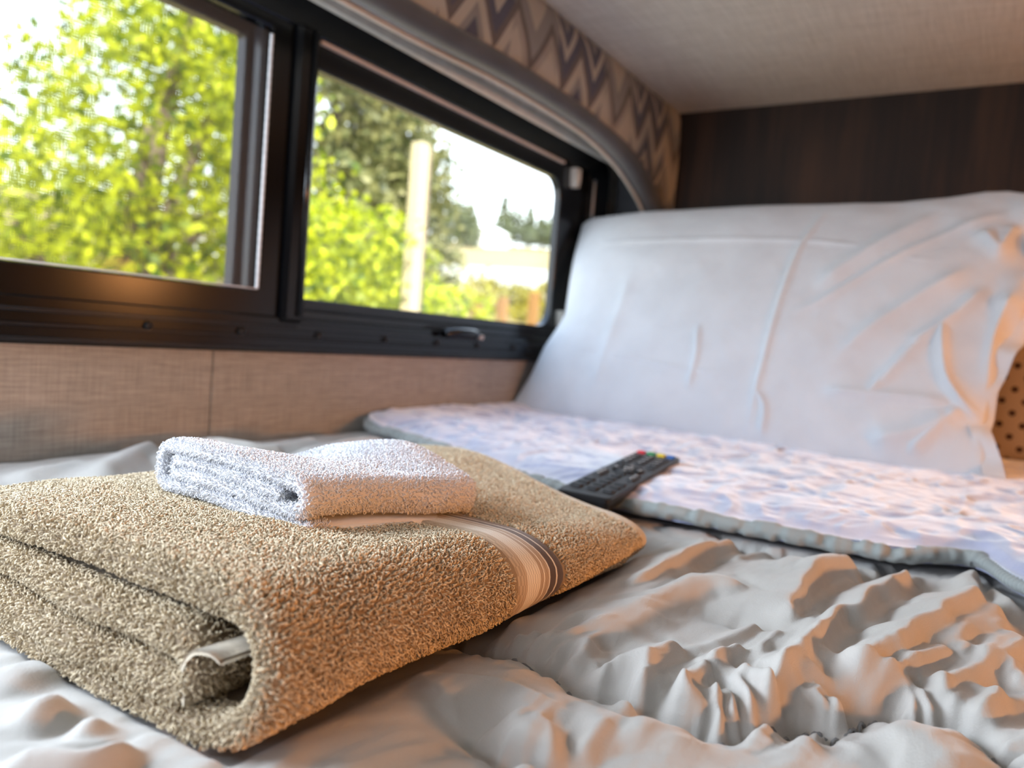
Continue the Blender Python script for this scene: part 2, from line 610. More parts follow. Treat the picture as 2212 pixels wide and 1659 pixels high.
# stepped ribs along the lower rail
for z, d in ((.0905, .010), (.1010, .0085), (.1115, .010)):
    box('rail_rib', WX + .004, WX + d, FR[0] + .04, 1.12, z, z + .0035, M['black_rib'], win, .001)
ring('fixed_frame', (.480, 1.140, .117, .404), (.500, 1.058, .1435, .3725),   .004, .030, WX - .014, WX - .002, M['black_rib'], win)
box('rail_rib', WX - .004, WX + .001, .545, 1.09, .131, .134, M['black'], win, .001)
box('rail_rib', WX - .004, WX + .001, .545, 1.09, .121, .124, M['black'], win, .001)
box('trim_bead_glint', WX - .004, WX + .0035, .547, 1.056, .3965, .4000, M['bead_tan'], win, .001)  # bright reflection along the top frame, painted as a tan bead
# mullion and the sliding sash
box('mullion', WX - .04, WX + .012, .512, .5405, .118, .404, M['black'], win, .004)
V, F = tube([(WX + .012, .531, .125), (WX + .012, .531, .40)], .0035, 10)
link_mesh('mullion_bead', V, F, M['black'], win)
ring('screen_frame', (FR[0] + .03, .513, .119, .402), (FR[0] + .05, .4875, .1465, .389), .003, .004, WX - .012, WX + .004, M['black'], win)
V, F = tube([(WX + .003, FR[0] + .05, .1475), (WX + .003, .470, .1475), (WX + .003, .4862, .1475)], .0008, 6)
link_mesh('spline', V, F, M['grey_bead'], win)
pth = [(WX + .003, .4862, z) for z in np.linspace(.1475, .383, 90)]
V, F = tube(pth, [.0017 + .0002 * math.sin(i * 2.2) for i in range(90)], 8)
link_mesh('spline', V, F, M['grey_bead'], win)
ring('sliding_sash', (FR[0] + .03, .5125, .112, .410), (FR[0] + .06, .4745, .1475, .3810), .004, .004, WX - .030, WX - .017, M['black_rib'], win)
V = [(WX - .001, FR[0] + .045, .143), (WX - .001, .489, .143), (WX - .001, .489, .386), (WX - .001, FR[0] + .045, .386)]
link_mesh('insect_screen', V, [(0, 1, 2, 3)], M['screen'], win, shade=False)
box('glass_pane', WX - .025, WX - .022, FR[0] + .05, .475, .14, .38, M['glass'], win)
box('glass_pane', WX - .012, WX - .009, .530, 1.075, .130, .386, M['glass'], win)
for y in (.376, .468, .564, .666, .762, .850, .941, 1.03):
    V, F = tube([(WX + .004, y, .1068), (WX + .0085, y, .1068), (WX + .0095, y, .1068)], [.0036, .0034, .0022], 12)
    link_mesh('screw', V, F, M['screw'], win)
# latch on the lower rail
lt = box('latch', WX + .004, WX + .012, .775, .845, .1135, .126, M['screw'], win, .003)
V, F = tube(catmull([(WX + .014, .768, .119), (WX + .022, .785, .122), (WX + .022, .815, .1225), (WX + .016, .838, .121)], 5), [.0045] + [.0055] * 13 + [.0035, .003], 10)
link_mesh('latch_lever', V, F, M['black'], lt)
V, F = tube([(WX + .010, .848, .118), (WX + .016, .848, .118)], .0032, 12)
link_mesh('latch_pin', V, F, M['grey_bead'], lt)


def clip(y, z, h):
    pr = [(-.008, 0), (.008, 0), (.0085, -h * .55), (.005, -h), (-.005, -h), (-.0075, -h * .55)]
    V = [(x, y + a, z + b) for x in (WX - .002, WX + .009) for a, b in pr]
    F = [tuple(range(6)), tuple(range(11, 5, -1))] + [(i, i + 6, (i + 1) % 6 + 6, (i + 1) % 6) for i in range(6)]
    V2, F2 = box_arr(WX + .009, WX + .0115, y - .002, y + .003, z - h * .8, z - h * .25)
    c = link_mesh('screen_clip', V, F, M['white_plastic'], win, shade=False)
    link_mesh('clip_slot', V2, F2, M['bead_tan'], c, shade=False)


clip(1.092, .397, .030)
clip(1.083, .170, .026)
V, F = tube([(WX + .002, 1.155, .150), (WX + .002, 1.155, .392)], .006, 10)
link_mesh('side_bead_glint', V, F, M['grey_bead'], win)  # pale grey stands in for light reflected along the side frame
# a window behind the camera, on the end of the bunk
w2 = tag(empty('window_2'), kind='structure')
ring('window_frame', (-.63, .07, .16, .50), (-.60, .04, .19, .47), .02, .015, 0, .03, M['black'], w2)
wf = w2.children[0]
wf.matrix_world = Matrix(((0, 1, 0, 0), (1, 0, 0, -.985), (0, 0, 1, 0), (0, 0, 0, 1)))

# ------------------------------------------------------------------ roller-shade cassette above the window
sc_ = empty('shade_cassette', (WX, .8, .43), 'long cream shade cassette running just above the black window frame', 'blind')
prof = [(-.5985, .436), (-.560, .4115), (-.556, .414), (-.5545, .420), (-.5545, .452), (-.558, .456), (-.5985, .470)]
V = [(x, y, z) for y in (-.40, 1.185) for x, z in prof]
n = len(prof)
F = [tuple(range(n))[::-1], tuple(range(n, 2 * n))] + [(i, (i + 1) % n, (i + 1) % n + n, i + n) for i in range(n)]
link_mesh('housing', V, F, M['lining'], sc_, shade=False)
V, F = tube([(-.5545, -.40, .430), (-.5545, 1.185, .430)], .0022, 8)
link_mesh('hem_bar', V, F, M['bead_tan'], sc_)
localize(sc_)

# ------------------------------------------------------------------ valance
va = empty('valance', (-.5, .7, CZ), 'padded window valance in navy and taupe chevron fabric hanging from the ceiling', 'valance')
edge_lo = catmull([(-.45, .404), (.2, .405), (.55, .407), (.74, .415), (.884, .415), (.98, .410), (1.06, .397), (1.125, .377), (1.18, .352), (1.225, .318), (1.262, .275)], 8)
wid = np.interp(edge_lo[:, 0], [-.45, .98, 1.1, 1.262], [.030, .024, .034, .040])
tang = np.gradient(edge_lo, axis=0); tang /= np.linalg.norm(tang, axis=1)[:, None]
nrm = np.stack([-tang[:, 1], tang[:, 0]], 1)
edge_hi = edge_lo + nrm * wid[:, None] * .92
edge_hi[:, 0] = np.minimum(edge_hi[:, 0], EY - .002)
# fabric panel: front sheet from band to ceiling, slightly pillowed
nv_ = 14
V = []
for (y, z), w in zip(edge_hi, wid):
    for k in range(nv_):
        t = k / (nv_ - 1)
        zz = z - .004 + (CZ - .001 - z + .004) * t
        V.append((-.502 + .006 * math.sin(math.pi * min(1, t * 1.0)) ** .5 + .0015 * float(vnoise(y * 30, zz * 30, 4)), y, zz))
nf = len(V)
V += [(-.520, v[1], v[2]) for v in V]
m = len(edge_hi)
F = [tuple(q) for q in gfaces(m, nv_)] + [tuple(q[::-1]) for q in gfaces(m, nv_, nf)]
link_mesh('fabric_panel', V, F, M['valance'], va)
# dark padded band along the lower edge
V = []; na = 14
for (p, q) in zip(edge_lo, edge_hi):
    c = (p + q) / 2; h = np.linalg.norm(q - p) / 2; d = (q - p) / (2 * h)
    for k in range(na):
        a = 2 * math.pi * k / na
        ca, sa = math.cos(a), math.sin(a)
        ca = math.copysign(abs(ca) ** .75, ca); sa = math.copysign(abs(sa) ** .75, sa)
        V.append((-.508 + .0135 * ca, min(c[0] + d[0] * h * 1.04 * sa, EY - .001), c[1] + d[1] * h * 1.04 * sa))
F = [(i * na + k, i * na + (k + 1) % na, (i + 1) * na + (k + 1) % na, (i + 1) * na + k) for i in range(m - 1) for k in range(na)]
F += [tuple(range(na)), tuple((m - 1) * na + k for k in range(na))[::-1]]
link_mesh('padded_band', V, F, M['band'], va)
V, F = tube([(-.519, y - n_[0] * .002, z - n_[1] * .002) for (y, z), n_ in zip(edge_lo, nrm)], .0028, 8)
link_mesh('piping', V, F, M['lining'], va)
box('mount_clip', -.545, -.533, 1.250, 1.266, .338, .366, M['white_plastic'], va, .003)
box('return_board', -.598, -.522, EY - .020, EY - .008, .355, CZ - .001, M['band'], va, .001)
localize(va)

# ------------------------------------------------------------------ outside


def terrain(x, y):
    D = np.hypot(x, y)
    z = -1.3 + np.clip((D - 10) / 8, 0, 1) * 1.7 + np.clip(D - 18, 0, 80) * .142
    return z + .15 * vnoise(x * .2, y * .2, 5) * smooth(12, 30, D)


r_ = np.concatenate([np.linspace(1.2, 12, 16), np.linspace(13, 130, 60)])
th = np.radians(np.linspace(20, 205, 90))
R_, T_ = np.meshgrid(r_, th, indexing='ij')
X_, Y_ = R_ * np.cos(T_), R_ * np.sin(T_)
Zt = terrain(X_, Y_)
tag(link_mesh('field', np.stack([X_, Y_, Zt], -1).reshape(-1, 3), gfaces(len(r_), len(th)), M['field']), 'sunlit dry yellow field rising towards the far tree line', 'field', kind='structure')


def strip(name, d0, d1, mat, label, cat):
    t = np.radians(np.linspace(100, 150, 40)); rr = np.linspace(d0, d1, 6)
    A, B = np.meshgrid(rr, t, indexing='ij')
    X, Y = A * np.cos(B), A * np.sin(B)
    return tag(link_mesh(name, np.stack([X, Y, terrain(X, Y) + .06], -1).reshape(-1, 3), gfaces(6, 40), mat), label, cat, kind='structure')


strip('gravel_road', 30, 41, M['road'], 'pale gravel road crossing below the dry field', 'road')


def foliage(name, centers, radii, n, size, mat, parent=None, seed=1, squash=1.0):
    """individual leaves (two-triangle folded quads) scattered through overlapping lobes."""
    g = np.random.default_rng(seed)
    C_ = np.asarray(centers, float); Rd = np.asarray(radii, float)
    w = Rd ** 2; w /= w.sum()
    idx = g.choice(len(C_), n, p=w)
    d = g.normal(size=(n, 3)); d /= np.linalg.norm(d, axis=1)[:, None]
    rad = Rd[idx] * g.uniform(.35, 1, n) ** .5
    rad *= 1 + .28 * vnoise(d[:, 0] * 3 + idx, d[:, 2] * 3, seed) + .15 * vnoise(d[:, 1] * 9 + idx, d[:, 2] * 9, seed + 2)
    p = C_[idx] + d * rad[:, None] * np.array([1, 1, squash])
    a = g.normal(size=(n, 3)) + d * .3; a /= np.linalg.norm(a, axis=1)[:, None]
    b = np.cross(a, g.normal(size=(n, 3))); b /= np.linalg.norm(b, axis=1)[:, None]
    s = size * g.uniform(.6, 1.3, n)[:, None]
    nn = np.cross(a, b)
    V = np.stack([p - a * s, p + b * s * .55 + nn * s * .12, p + a * s, p - b * s * .55 + nn * s * .12], 1).reshape(-1, 3)
    F = np.arange(n * 4).reshape(n, 4)
    return link_mesh(name, V, F, mat, parent, shade=False)


def trunk(name, base, tips, r0, mat, parent):
    parts = []
    for tp in tips:
        b = np.asarray(base, float); t = np.asarray(tp, float)
        mid = b * .45 + t * .55 + np.array([0, 0, .15 * (t[2] - b[2])])
        P = catmull([b, mid, t], 6)
        parts.append(tube(P, np.linspace(r0, r0 * .25, len(P)), 8))
    V, F = merge(parts)
    return link_mesh(name, V, F, mat, parent)


def tree(name, base, lobes, n, size, mat, r0, label, cat='tree', seed=1, group=None, squash=1.0, tips=None):
    t = empty(name, base, label, cat, group)
    cs = [l[:3] for l in lobes]; rs = [l[3] for l in lobes]
    foliage('foliage', cs, rs, n, size, mat, t, seed, squash)
    trunk('trunk', (base[0], base[1], base[2] - .1), tips or [c for c in cs[:6]], r0, M['bark'], t)
    localize(t)
    return t


tree('leafy_tree', (-5.2, 3.0, -1.3),
     [(-5.0, 3.1, 1.35, .80), (-5.3, 3.6, 2.4, .8), (-4.8, 2.2, .6, .65), (-5.3, 3.9, 1.9, .75), (-5.0, 3.6, .9, .85),
      (-4.9, 4.1, .6, .7), (-5.2, 3.2, 3.4, .8), (-4.8, 1.6, .3, .7), (-4.9, 2.7, .1, .8), (-6.2, 4.0, 1.5, 1.3), (-6.2, 3.0, .3, 1.0)],
     19000, .043, M['leaf_bright'], .11, 'bright sunlit leafy tree filling the screened left window pane', seed=3)
tree('shrub', (-5.0, 5.2, -1.3),
     [(-4.9, 4.9, .7, .62), (-5.0, 5.4, .5, .55), (-5.0, 4.6, .2, .6), (-5.2, 5.9, .25, .5), (-5.4, 6.7, .15, .55), (-5.7, 7.6, .15, .55), (-5.7, 8.2, -.15, .5), (-5.2, 5.1, 0, .7), (-5.6, 6.5, -.4, .8)],
     12000, .042, M['leaf_bright'], .05, 'yellow-green bush growing around the foot of the pale post', 'bush', seed=5)
tree('oak_tree', (-8.6, 9.2, -1.3),
     [(-8.4, 8.0, 3.3, 1.5), (-8.7, 9.0, 2.2, 1.25), (-8.9, 9.9, 2.9, 1.0), (-8.2, 7.4, 1.6, 1.4), (-9.0, 10.3, 1.9, 1.05), (-9.2, 11.2, 1.35, .8), (-8.9, 9.4, 4.4, .9),
      (-8.2, 6.8, 4.2, 1.3), (-8.8, 10.4, 2.6, .8), (-8.3, 8.6, 3.9, .9), (-8.6, 9.6, 3.4, .8), (-9.0, 9.8, .7, 1.2), (-8.3, 8.2, .4, 1.4)],
     26000, .075, M['leaf_dark'], .20, 'dull olive tree standing behind the pale post', seed=9)
# the pale post
po = empty('wooden_post', (-4.40, 5.23, -1.3), 'pale square wooden post outside the right window pane', 'post')
box('shaft', -4.46, -4.34, 5.17, 5.29, -1.35, 1.74, M['post_wood'], po, .008)
box('shaded_side', -4.45, -4.37, 5.29, 5.36, -1.35, 1.70, M['bark'], po, .006)  # dark strip stands in for the shade on the post's right side
localize(po)
# conifers and broadleaf trees on the far rise
FAR = [(1080, 88, 7.4, 1.6, 0, 'tallest pointed conifer on the far rise beyond the field'), (1138, 94, 6.2, 1.5, 0, 'pointed conifer right of the tallest one on the far rise'),
       (1010, 80, 5.2, 1.6, 0, 'pointed conifer nearest the dull olive tree on the far rise'),
       (1108, 90, 4.6, 2.2, 1, 'rounded tree between the two pointed conifers on the rise'), (1166, 86, 3.6, 1.9, 1, 'rounded tree right of both middle conifers on the rise'),
       (1196, 92, 4.4, 2.0, 1, 'rounded tree at the right edge of the window pane'), (983, 74, 4.4, 2.2, 1, 'rounded far tree half behind the dull olive tree'),
       (1056, 95, 2.6, 1.5, 1, 'low rounded tree just right of the white house')]
for i, (px, D, h, w, kind_, lb) in enumerate(FAR):
    # bearing of each tree as seen from the bunk
    ang = math.radians(123.0 - (px - 1100) * .034)
    x, y = D * math.cos(ang), D * math.sin(ang)
    z = float(terrain(np.array(x), np.array(y)))
    if kind_ == 0:
        lobes = [(x, y, z + h * (.18 + .78 * k / 7), w * (1 - k / 7.6) * .80) for k in range(8)]
        nm = 'conifer_tree'
    else:
        lobes = [(x, y, z + h * .50, w * .62), (x + .6, y + .4, z + h * .36, w * .5), (x - .6, y - .3, z + h * .38, w * .5), (x, y, z + h * .8, w * .4)]
        nm = 'round_tree'
    tree(nm, (x, y, z), lobes, 1400, .20, M['leaf_far'], .16, lb, seed=20 + i, group=('pointed conifers' if kind_ == 0 else 'rounded trees') + ' on the far rise', tips=[(x, y, z + h * .8)])
# white house on the rise
ang = math.radians(125.0)
hx, hy = 84 * math.cos(ang), 84 * math.sin(ang)
hz = float(terrain(np.array(hx), np.array(hy)))
ho = empty('house', (hx, hy, hz), 'small white house between the far trees above the field', 'house')
box('wall', -1.6, 1.6, -2.4, 2.4, -.3, 1.5, M['house'], ho)
V = [(-1.8, -2.6, 1.5), (1.8, -2.6, 1.5), (-1.8, 2.6, 1.5), (1.8, 2.6, 1.5), (0, -2.6, 2.4), (0, 2.6, 2.4)]
link_mesh('roof', V, [(0, 4, 5, 2), (1, 3, 5, 4), (0, 1, 4), (2, 5, 3), (0, 2, 3, 1)], M['house'], ho, shade=False)
# fence posts and low scrub below the road
for i, (px, D) in enumerate(((1092, 15.5), (1160, 16.5), (1038, 14.6))):
    ang = math.radians(123.0 - (px - 1100) * .034)
    x, y = D * math.cos(ang), D * math.sin(ang)
    z = float(terrain(np.array(x), np.array(y)))
    o = box('fence_post', -.09, .09, -.09, .09, -.1, 1.05, M['fence_wood'], None, .01)
    o.location = (x, y, z)
    tag(o, ['brown fence post in the middle of the pale verge', 'brown fence post nearest the right end of the window', 'brown fence post half behind the yellow-green bush'][i], 'fence post')
for i, (px, D, s) in enumerate(((1060, 20, .6), (1125, 21, .45), (1180, 19, .55))):
    ang = math.radians(123.0 - (px - 1100) * .034)
    x, y = D * math.cos(ang), D * math.sin(ang)
    z = float(terrain(np.array(x), np.array(y)))
    o = foliage('scrub', [(x, y, z + s * .5)], [s * 1.2], 600, .10, M['scrub'], None, 60 + i)
    tag(o, ['low yellow scrub beside the bush below the gravel road', 'low yellow scrub between the two fence posts', 'low yellow scrub at the right end of the verge'][i], 'shrub')

# ------------------------------------------------------------------ bed: mattress and comforter
# crest lines of the comforter folds: height, width on the left, width on the right (mm), points (mm on the bed)
RIDGES = [
 (13,14,7,[(-136,320),(-135,336),(-133,348),(-134,384),(-132,427),(-125,459),(-120,478)]),
 (12,20,26,[(-122,262),(-124,286),(-123,305),(-119,336),(-113,362),(-107,370),(-98,374),(-93,391)]),
 (5,8,4,[(-107,420),(-94,400),(-78,375),(-73,373)]),
 (8,12,7,[(-97,280),(-89,289),(-80,306),(-74,339)]),
 (15,22,9,[(-65,332),(-69,375),(-70,405),(-70,430),(-66,446),(-55,472)]),
 (6,6,5,[(-115,433),(-113,458),(-107,473),(-103,483)]),
 (7,6,8,[(-136,427),(-140,453),(-144,482),(-143,500)]),
 (6,7,6,[(-88,413),(-90,446),(-93,484)]),
 (6,9,9,[(-180,503),(-170,492),(-161,486),(-153,508)]),
 (9,14,12,[(-139,516),(-130,535),(-116,514),(-107,490)]),
 (9,14,12,[(-109,503),(-95,515),(-81,512)]),
 (12,10,7,[(-70,412),(-72,432),(-71,449),(-64,459),(-55,463),(-49,467)]),
 (14,12,8,[(-49,290),(-50,308),(-50,330),(-49,363),(-43,374),(-43,408),(-38,422),(-35,446),(-33,463),(-33,499)]),
 (7,6,5,[(-33,451),(-32,477),(-30,495),(-34,519)]),
 (7,9,9,[(-33,428),(-22,427),(-14,443)]),
 (6,9,8,[(-22,409),(-20,429),(-15,450)]),
 (17,16,11,[(-35,286),(-34,297),(-31,314),(-24,336),(-18,361),(-11,380),(-9,399),(-2,420),(4,463)]),
 (13,12,5,[(3,457),(1,488),(1,512),(5,555)]),
 (9,10,8,[(-27,472),(-27,513),(-20,538),(-10,559)]),
 (8,8,6,[(-5,524),(-3,486),(-2,469)]),
 (12,14,10,[(-6,347),(-1,368),(4,395),(10,415),(16,447)]),
 (9,14,8,[(9,351),(14,375),(22,415)]),
 (8,18,10,[(10,500),(14,473),(18,458),(23,465)]),
 (12,7,6,[(-32,275),(-31,276),(-30,279),(-26,301),(-20,320),(-9,347),(-4,367)]),
 (7,5,4,[(-21,294),(-21,300),(-19,298),(-17,306),(-14,323)]),
 (9,12,6,[(-11,302),(-8,307),(-5,314),(1,331),(10,357),(21,403)]),
 (6,6,5,[(-17,299),(-14,305),(-11,303),(-8,319)]),
 (9,9,7,[(4,301),(8,301),(10,310),(11,338)]),
 (8,8,6,[(-42,279),(-39,279),(-36,275),(-35,294),(-33,303)]),
 (7,12,12,[(13,376),(17,361),(20,343)]),
 (6,5,4,[(-147,252),(-143,259),(-137,262),(-138,288)]),
 (6,5,4,[(-133,252),(-132,257),(-129,266),(-125,293)]),
 (7,7,6,[(-125,248),(-125,255),(-121,260),(-121,284)]),
 (5,5,4,[(-113,246),(-109,251),(-103,251),(-103,262)]),
 (11,10,9,[(-106,243),(-100,243),(-94,241),(-95,254),(-97,266),(-95,276),(-91,291)]),
 (12,8,6,[(-89,241),(-87,242),(-80,244),(-78,261),(-74,283),(-70,303)]),
 (6,4,4,[(-86,243),(-84,247),(-84,251)]),
 (9,8,6,[(-80,242),(-78,248),(-71,248),(-69,254),(-73,255),(-78,261)]),
 (9,7,5,[(-75,242),(-72,244),(-65,242),(-63,255),(-64,280),(-65,302),(-66,341)]),
 (16,8,7,[(-62,239),(-61,243),(-56,251),(-55,278),(-50,307),(-50,347)]),
 (8,5,4,[(-60,247),(-59,254),(-60,266)]),
 (12,8,8,[(-57,253),(-58,262),(-55,268),(-55,285),(-52,292),(-45,293),(-40,304)]),
 (7,6,5,[(-49,264),(-48,271),(-43,272),(-42,291)]),
 (7,6,5,[(-44,270),(-42,276),(-37,283)]),
 (6,18,9,[(-107,191),(-100,205),(-89,224),(-88,232)]),
 (7,22,16,[(-90,238),(-82,224),(-77,214)]),
 (5,14,14,[(-59,238),(-55,248),(-46,249),(-38,263)]),
 (8,30,26,[(-23,271),(-12,277),(-2,269),(6,262),(8,261)]),
 (4,20,20,[(-144,227),(-122,223),(-102,219)]),
 (7,22,16,[(-106,182),(-100,186),(-91,184)]),
 (9,8,4,[(-201,92),(-190,98),(-182,103),(-180,110),(-181,121)]),
 (8,10,6,[(-218,104),(-217,110),(-217,114),(-221,122)]),
 (7,10,8,[(-204,110),(-201,116),(-204,123)]),
 (6,16,12,[(-258,117),(-248,119),(-238,121)]),
 (16,16,16,[(-493,279),(-523,316),(-579,381)]),
 (24,14,14,[(-511,347),(-531,393),(-494,413),(-488,447)]),
 (14,12,12,[(-517,433),(-529,464),(-530,519)]),
 (18,14,14,[(-479,439),(-494,508),(-502,586)]),
 (10,14,14,[(-525,244),(-533,276),(-546,309)]),
]
SEAMS = [
  [(-173,248),(-155,250),(-146,253),(-126,247),(-114,243),(-102,244),(-90,242),(-81,241),(-73,242),(-63,242),(-58,251),(-51,263),(-43,273),(-36,275)],
  [(-36,271),(-33,276),(-29,283),(-26,291),(-20,297),(-14,297),(-8,300),(-1,305),(2,304),(7,301),(11,295),(16,283)],
  [(-126,193),(-116,189),(-112,188),(-103,191),(-94,190),(-86,190)],
  [(-175,512),(-163,526),(-147,512),(-134,503),(-109,495),(-100,498)],
  [(-49,473),(-44,492),(-36,533),(-32,547),(-9,591),(5,591)],
]

BE = catmull([(-.600, .655), (-.575, .632), (-.539, .613), (-.47, .588), (-.397, .559), (-.32, .522), (-.255, .494), (-.191, .489), (-.130, .493), (-.074, .497),
              (-.037, .503), (-.012, .522), (.004, .522), (.022, .482), (.06, .44), (.12, .42), (.25, .42)], 6)   # front edge of the blanket


def blanket_edge_y(x):
    o = np.argsort(BE[:, 0])
    return np.interp(x, BE[o, 0], BE[o, 1])


TW = (-.375, -.160, .130, .452)     # bath towel footprint x0, x1, y0, y1


def comforter_z(X, Y):
    H = np.zeros(X.shape)
    low = .0030 * fbm(X / .055, Y / .075, 11, 3) + .0022 * (.5 - np.abs(fbm(X / .020 + .6 * vnoise(Y / .05, X / .05, 12), Y / .060, 21, 3))) - .0008
    # padding puffs up between the stitched lines
    ds = np.full(X.shape, 1.0); gath = np.zeros(X.shape); far = np.zeros(X.shape)
    for k, s in enumerate(SEAMS):
        P = catmull(np.array(s) / 1000, 5)
        x0, y0 = P.min(0) - .07; x1, y1 = P.max(0) + .07
        w = (X > x0) & (X < x1) & (Y > y0) & (Y < y1)
        d, sd, arc, L = poly_dist(X[w], Y[w], P)
        dd = ds[w]; ds[w] = np.minimum(dd, d); fr = far[w]; far[w] = np.where(d < dd, (sd > 0) * 1.0, fr)
        side_amp = np.where(sd > 0, 1.0, .12)      # gathers are strong on the far side
        jit = arc / .0062 + .9 * vnoise(arc / .02, d / .02, 31 + k) + .25 * d / .006 * vnoise(arc / .03, d * 0, 33 + k)
        q = vnoise(jit, d / .03, 41 + k)
        g = .0082 * (1 - 2.2 * np.abs(q)) * np.exp(-(d / .020) ** 1.3) * (1 - np.exp(-d / .0016)) * side_amp
        fine = .0026 * vnoise(arc / .0022, d / .01, 51 + k) * np.exp(-d / .005)
        gg = gath[w]; gath[w] = np.where(d < dd, g + fine, gg)
    H = np.where(far > 0, .0064 * (1 - np.exp(-ds / .009)), .0064 * (1 - np.exp(-(ds / .024) ** 1.3))) - .0045 * np.exp(-(ds / .0021) ** 2) - .0045
    Rr = np.zeros(X.shape); Dp = np.zeros(X.shape)
    for k, (h, wl, wr, pts) in enumerate(RIDGES):
        h, wl, wr = h / 1000 * .88, wl / 1000 * 1.30, wr / 1000 * .78
        P = catmull(np.array(pts) / 1000, 5)
        m_ = 3.2 * max(wl, wr)
        x0, y0 = P.min(0) - m_; x1, y1 = P.max(0) + m_
        w = (X > x0) & (X < x1) & (Y > y0) & (Y < y1)
        if not w.any(): continue
        xx, yy = X[w], Y[w]
        d, sd, arc, L = poly_dist(xx + .0016 * vnoise(yy / .018, xx / .03, 61 + k), yy, P)
        taper = .10 + .90 * smooth(0, .13 * L + .004, arc) * smooth(0, .13 * L + .004, L - arc)
        wv = 1 + .14 * vnoise(arc / .02, arc * 0, 71 + k)
        pl = np.exp(-(d / (wl * wv)) ** 1.35)
        pr = np.exp(-(d / (wr * wv * .72)) ** 1.7)
        sm = smooth(-.0012, .0012, sd * d)
        prof = pr * (1 - sm) + pl * sm
        Rr[w] = np.maximum(Rr[w], h * taper * prof) + .18 * np.minimum(Rr[w], h * taper * prof)
        dip = np.exp(-((d - 1.7 * wr) / (.36 * wr)) ** 2) * (sd < 0)
        Dp[w] = np.maximum(Dp[w], .34 * h * taper * dip)
    near_ridge = np.clip(Rr / .006, 0, 1)
    wrk = .0015 * (.42 - np.abs(vnoise(X / .0085 + 1.1 * vnoise(Y / .03, X / .03, 13), Y / .042 + .5 * vnoise(X / .02, Y / .02, 14), 15))) * smooth(-.1, .5, vnoise(X / .04, Y / .05, 16))
    H = H + wrk + low * (1 - .3 * near_ridge) + Rr * (.30 + .70 * (1 - np.exp(-(ds / .006)))) - Dp * .6 + gath
    return H


def bed_grid():
    xs = np.concatenate([np.arange(-.598, -.40, .003), np.arange(-.40, -.21, .0014), np.arange(-.21, .055, .00085), np.arange(.055, .262, .004)])
    ys = np.concatenate([np.arange(-.60, .06, .007), np.arange(.06, .13, .0013), np.arange(.13, .56, .0009), np.arange(.56, 1.262, .005)])
    return xs, ys


def clampz(X, Y, H):
    # pressed flat under the towel and the blanket
    m = smooth(0, .010, np.minimum(np.minimum(X - TW[0], TW[1] - X), np.minimum(Y - TW[2], TW[3] - Y)) + .003)
    H = H * (1 - m) + np.minimum(H, -.0030) * m
    e = Y - blanket_edge_y(X)
    m = smooth(-.030, -.004, e)
    H = H * (1 - m) + np.minimum(H, .0015) * m
    m = smooth(.010, .04, e)
    return H * (1 - m) + (-.002) * m


xs, ys = bed_grid()
X_, Y_ = np.meshgrid(xs, ys, indexing='ij')
Hc = clampz(X_, Y_, comforter_z(X_, Y_))
for _ in range(3):
    Hc[1:-1] = .25 * Hc[:-2] + .5 * Hc[1:-1] + .25 * Hc[2:]
    Hc[:, 1:-1] = .25 * Hc[:, :-2] + .5 * Hc[:, 1:-1] + .25 * Hc[:, 2:]
edge = smooth(.20, .262, X_)
Hc = Hc - .05 * edge ** 2
Xc = X_ - .0 * edge
V = np.stack([Xc, Y_, Hc], -1)
nx, ny = len(xs), len(ys)
V = V.reshape(-1, 3); F = gfaces(nx, ny)
# turned-under hem all round, so the quilt has a thickness
rim = np.concatenate([np.arange(ny), np.arange(1, nx) * ny + ny - 1, (nx - 1) * ny + np.arange(ny - 2, -1, -1), np.arange(nx - 2, 0, -1) * ny])
lowv = V[rim].copy(); lowv[:, 2] = np.minimum(lowv[:, 2] - .02, -.034)
off = len(V); k = np.arange(len(rim)); k2 = (k + 1) % len(rim)
F2 = np.stack([rim[k], rim[k2], off + k2, off + k], 1)
cf = link_mesh('comforter', np.vstack([V, lowv]), np.vstack([F, F2[:, ::-1]]), M['comforter'])
tag(cf, 'taupe grey ruched comforter, crumpled, spread over the bed under the towels and blanket', 'comforter')
# stitched lines: a thread tunnel lying in each gather seam
for s in SEAMS[:2]:
    P = catmull(np.array(s) / 1000, 12)
    P = P[(P[:, 0] > TW[1] + .004) | (P[:, 1] < TW[2])]
    z = clampz(P[:, 0], P[:, 1], comforter_z(P[:, 0], P[:, 1]))
    path = np.stack([P[:, 0], P[:, 1], z + .0016], 1)
    r = .0007 + .0002 * np.sin(np.arange(len(P)) * 1.9)
    V, F = tube(path, r, 6)
    link_mesh('stitching', V, F, M['stitch'], cf)
tag(box('mattress', -.596, .245, -.60, 1.262, -.17, -.036, M['mattress'], None, .02), 'pale mattress beneath the taupe comforter', 'mattress')
tag(box('bunk_platform', -.598, .27, -.62, 1.268, -.24, -.172, M['laminate'], None, .004), 'laminate bunk platform carrying the mattress', 'bed base')
tag(box('bunk_cabinet', -.598, .24, -.60, 1.266, -.949, -.242, M['laminate'], None, .004), 'laminate cabinet below the bunk platform', 'cabinet')


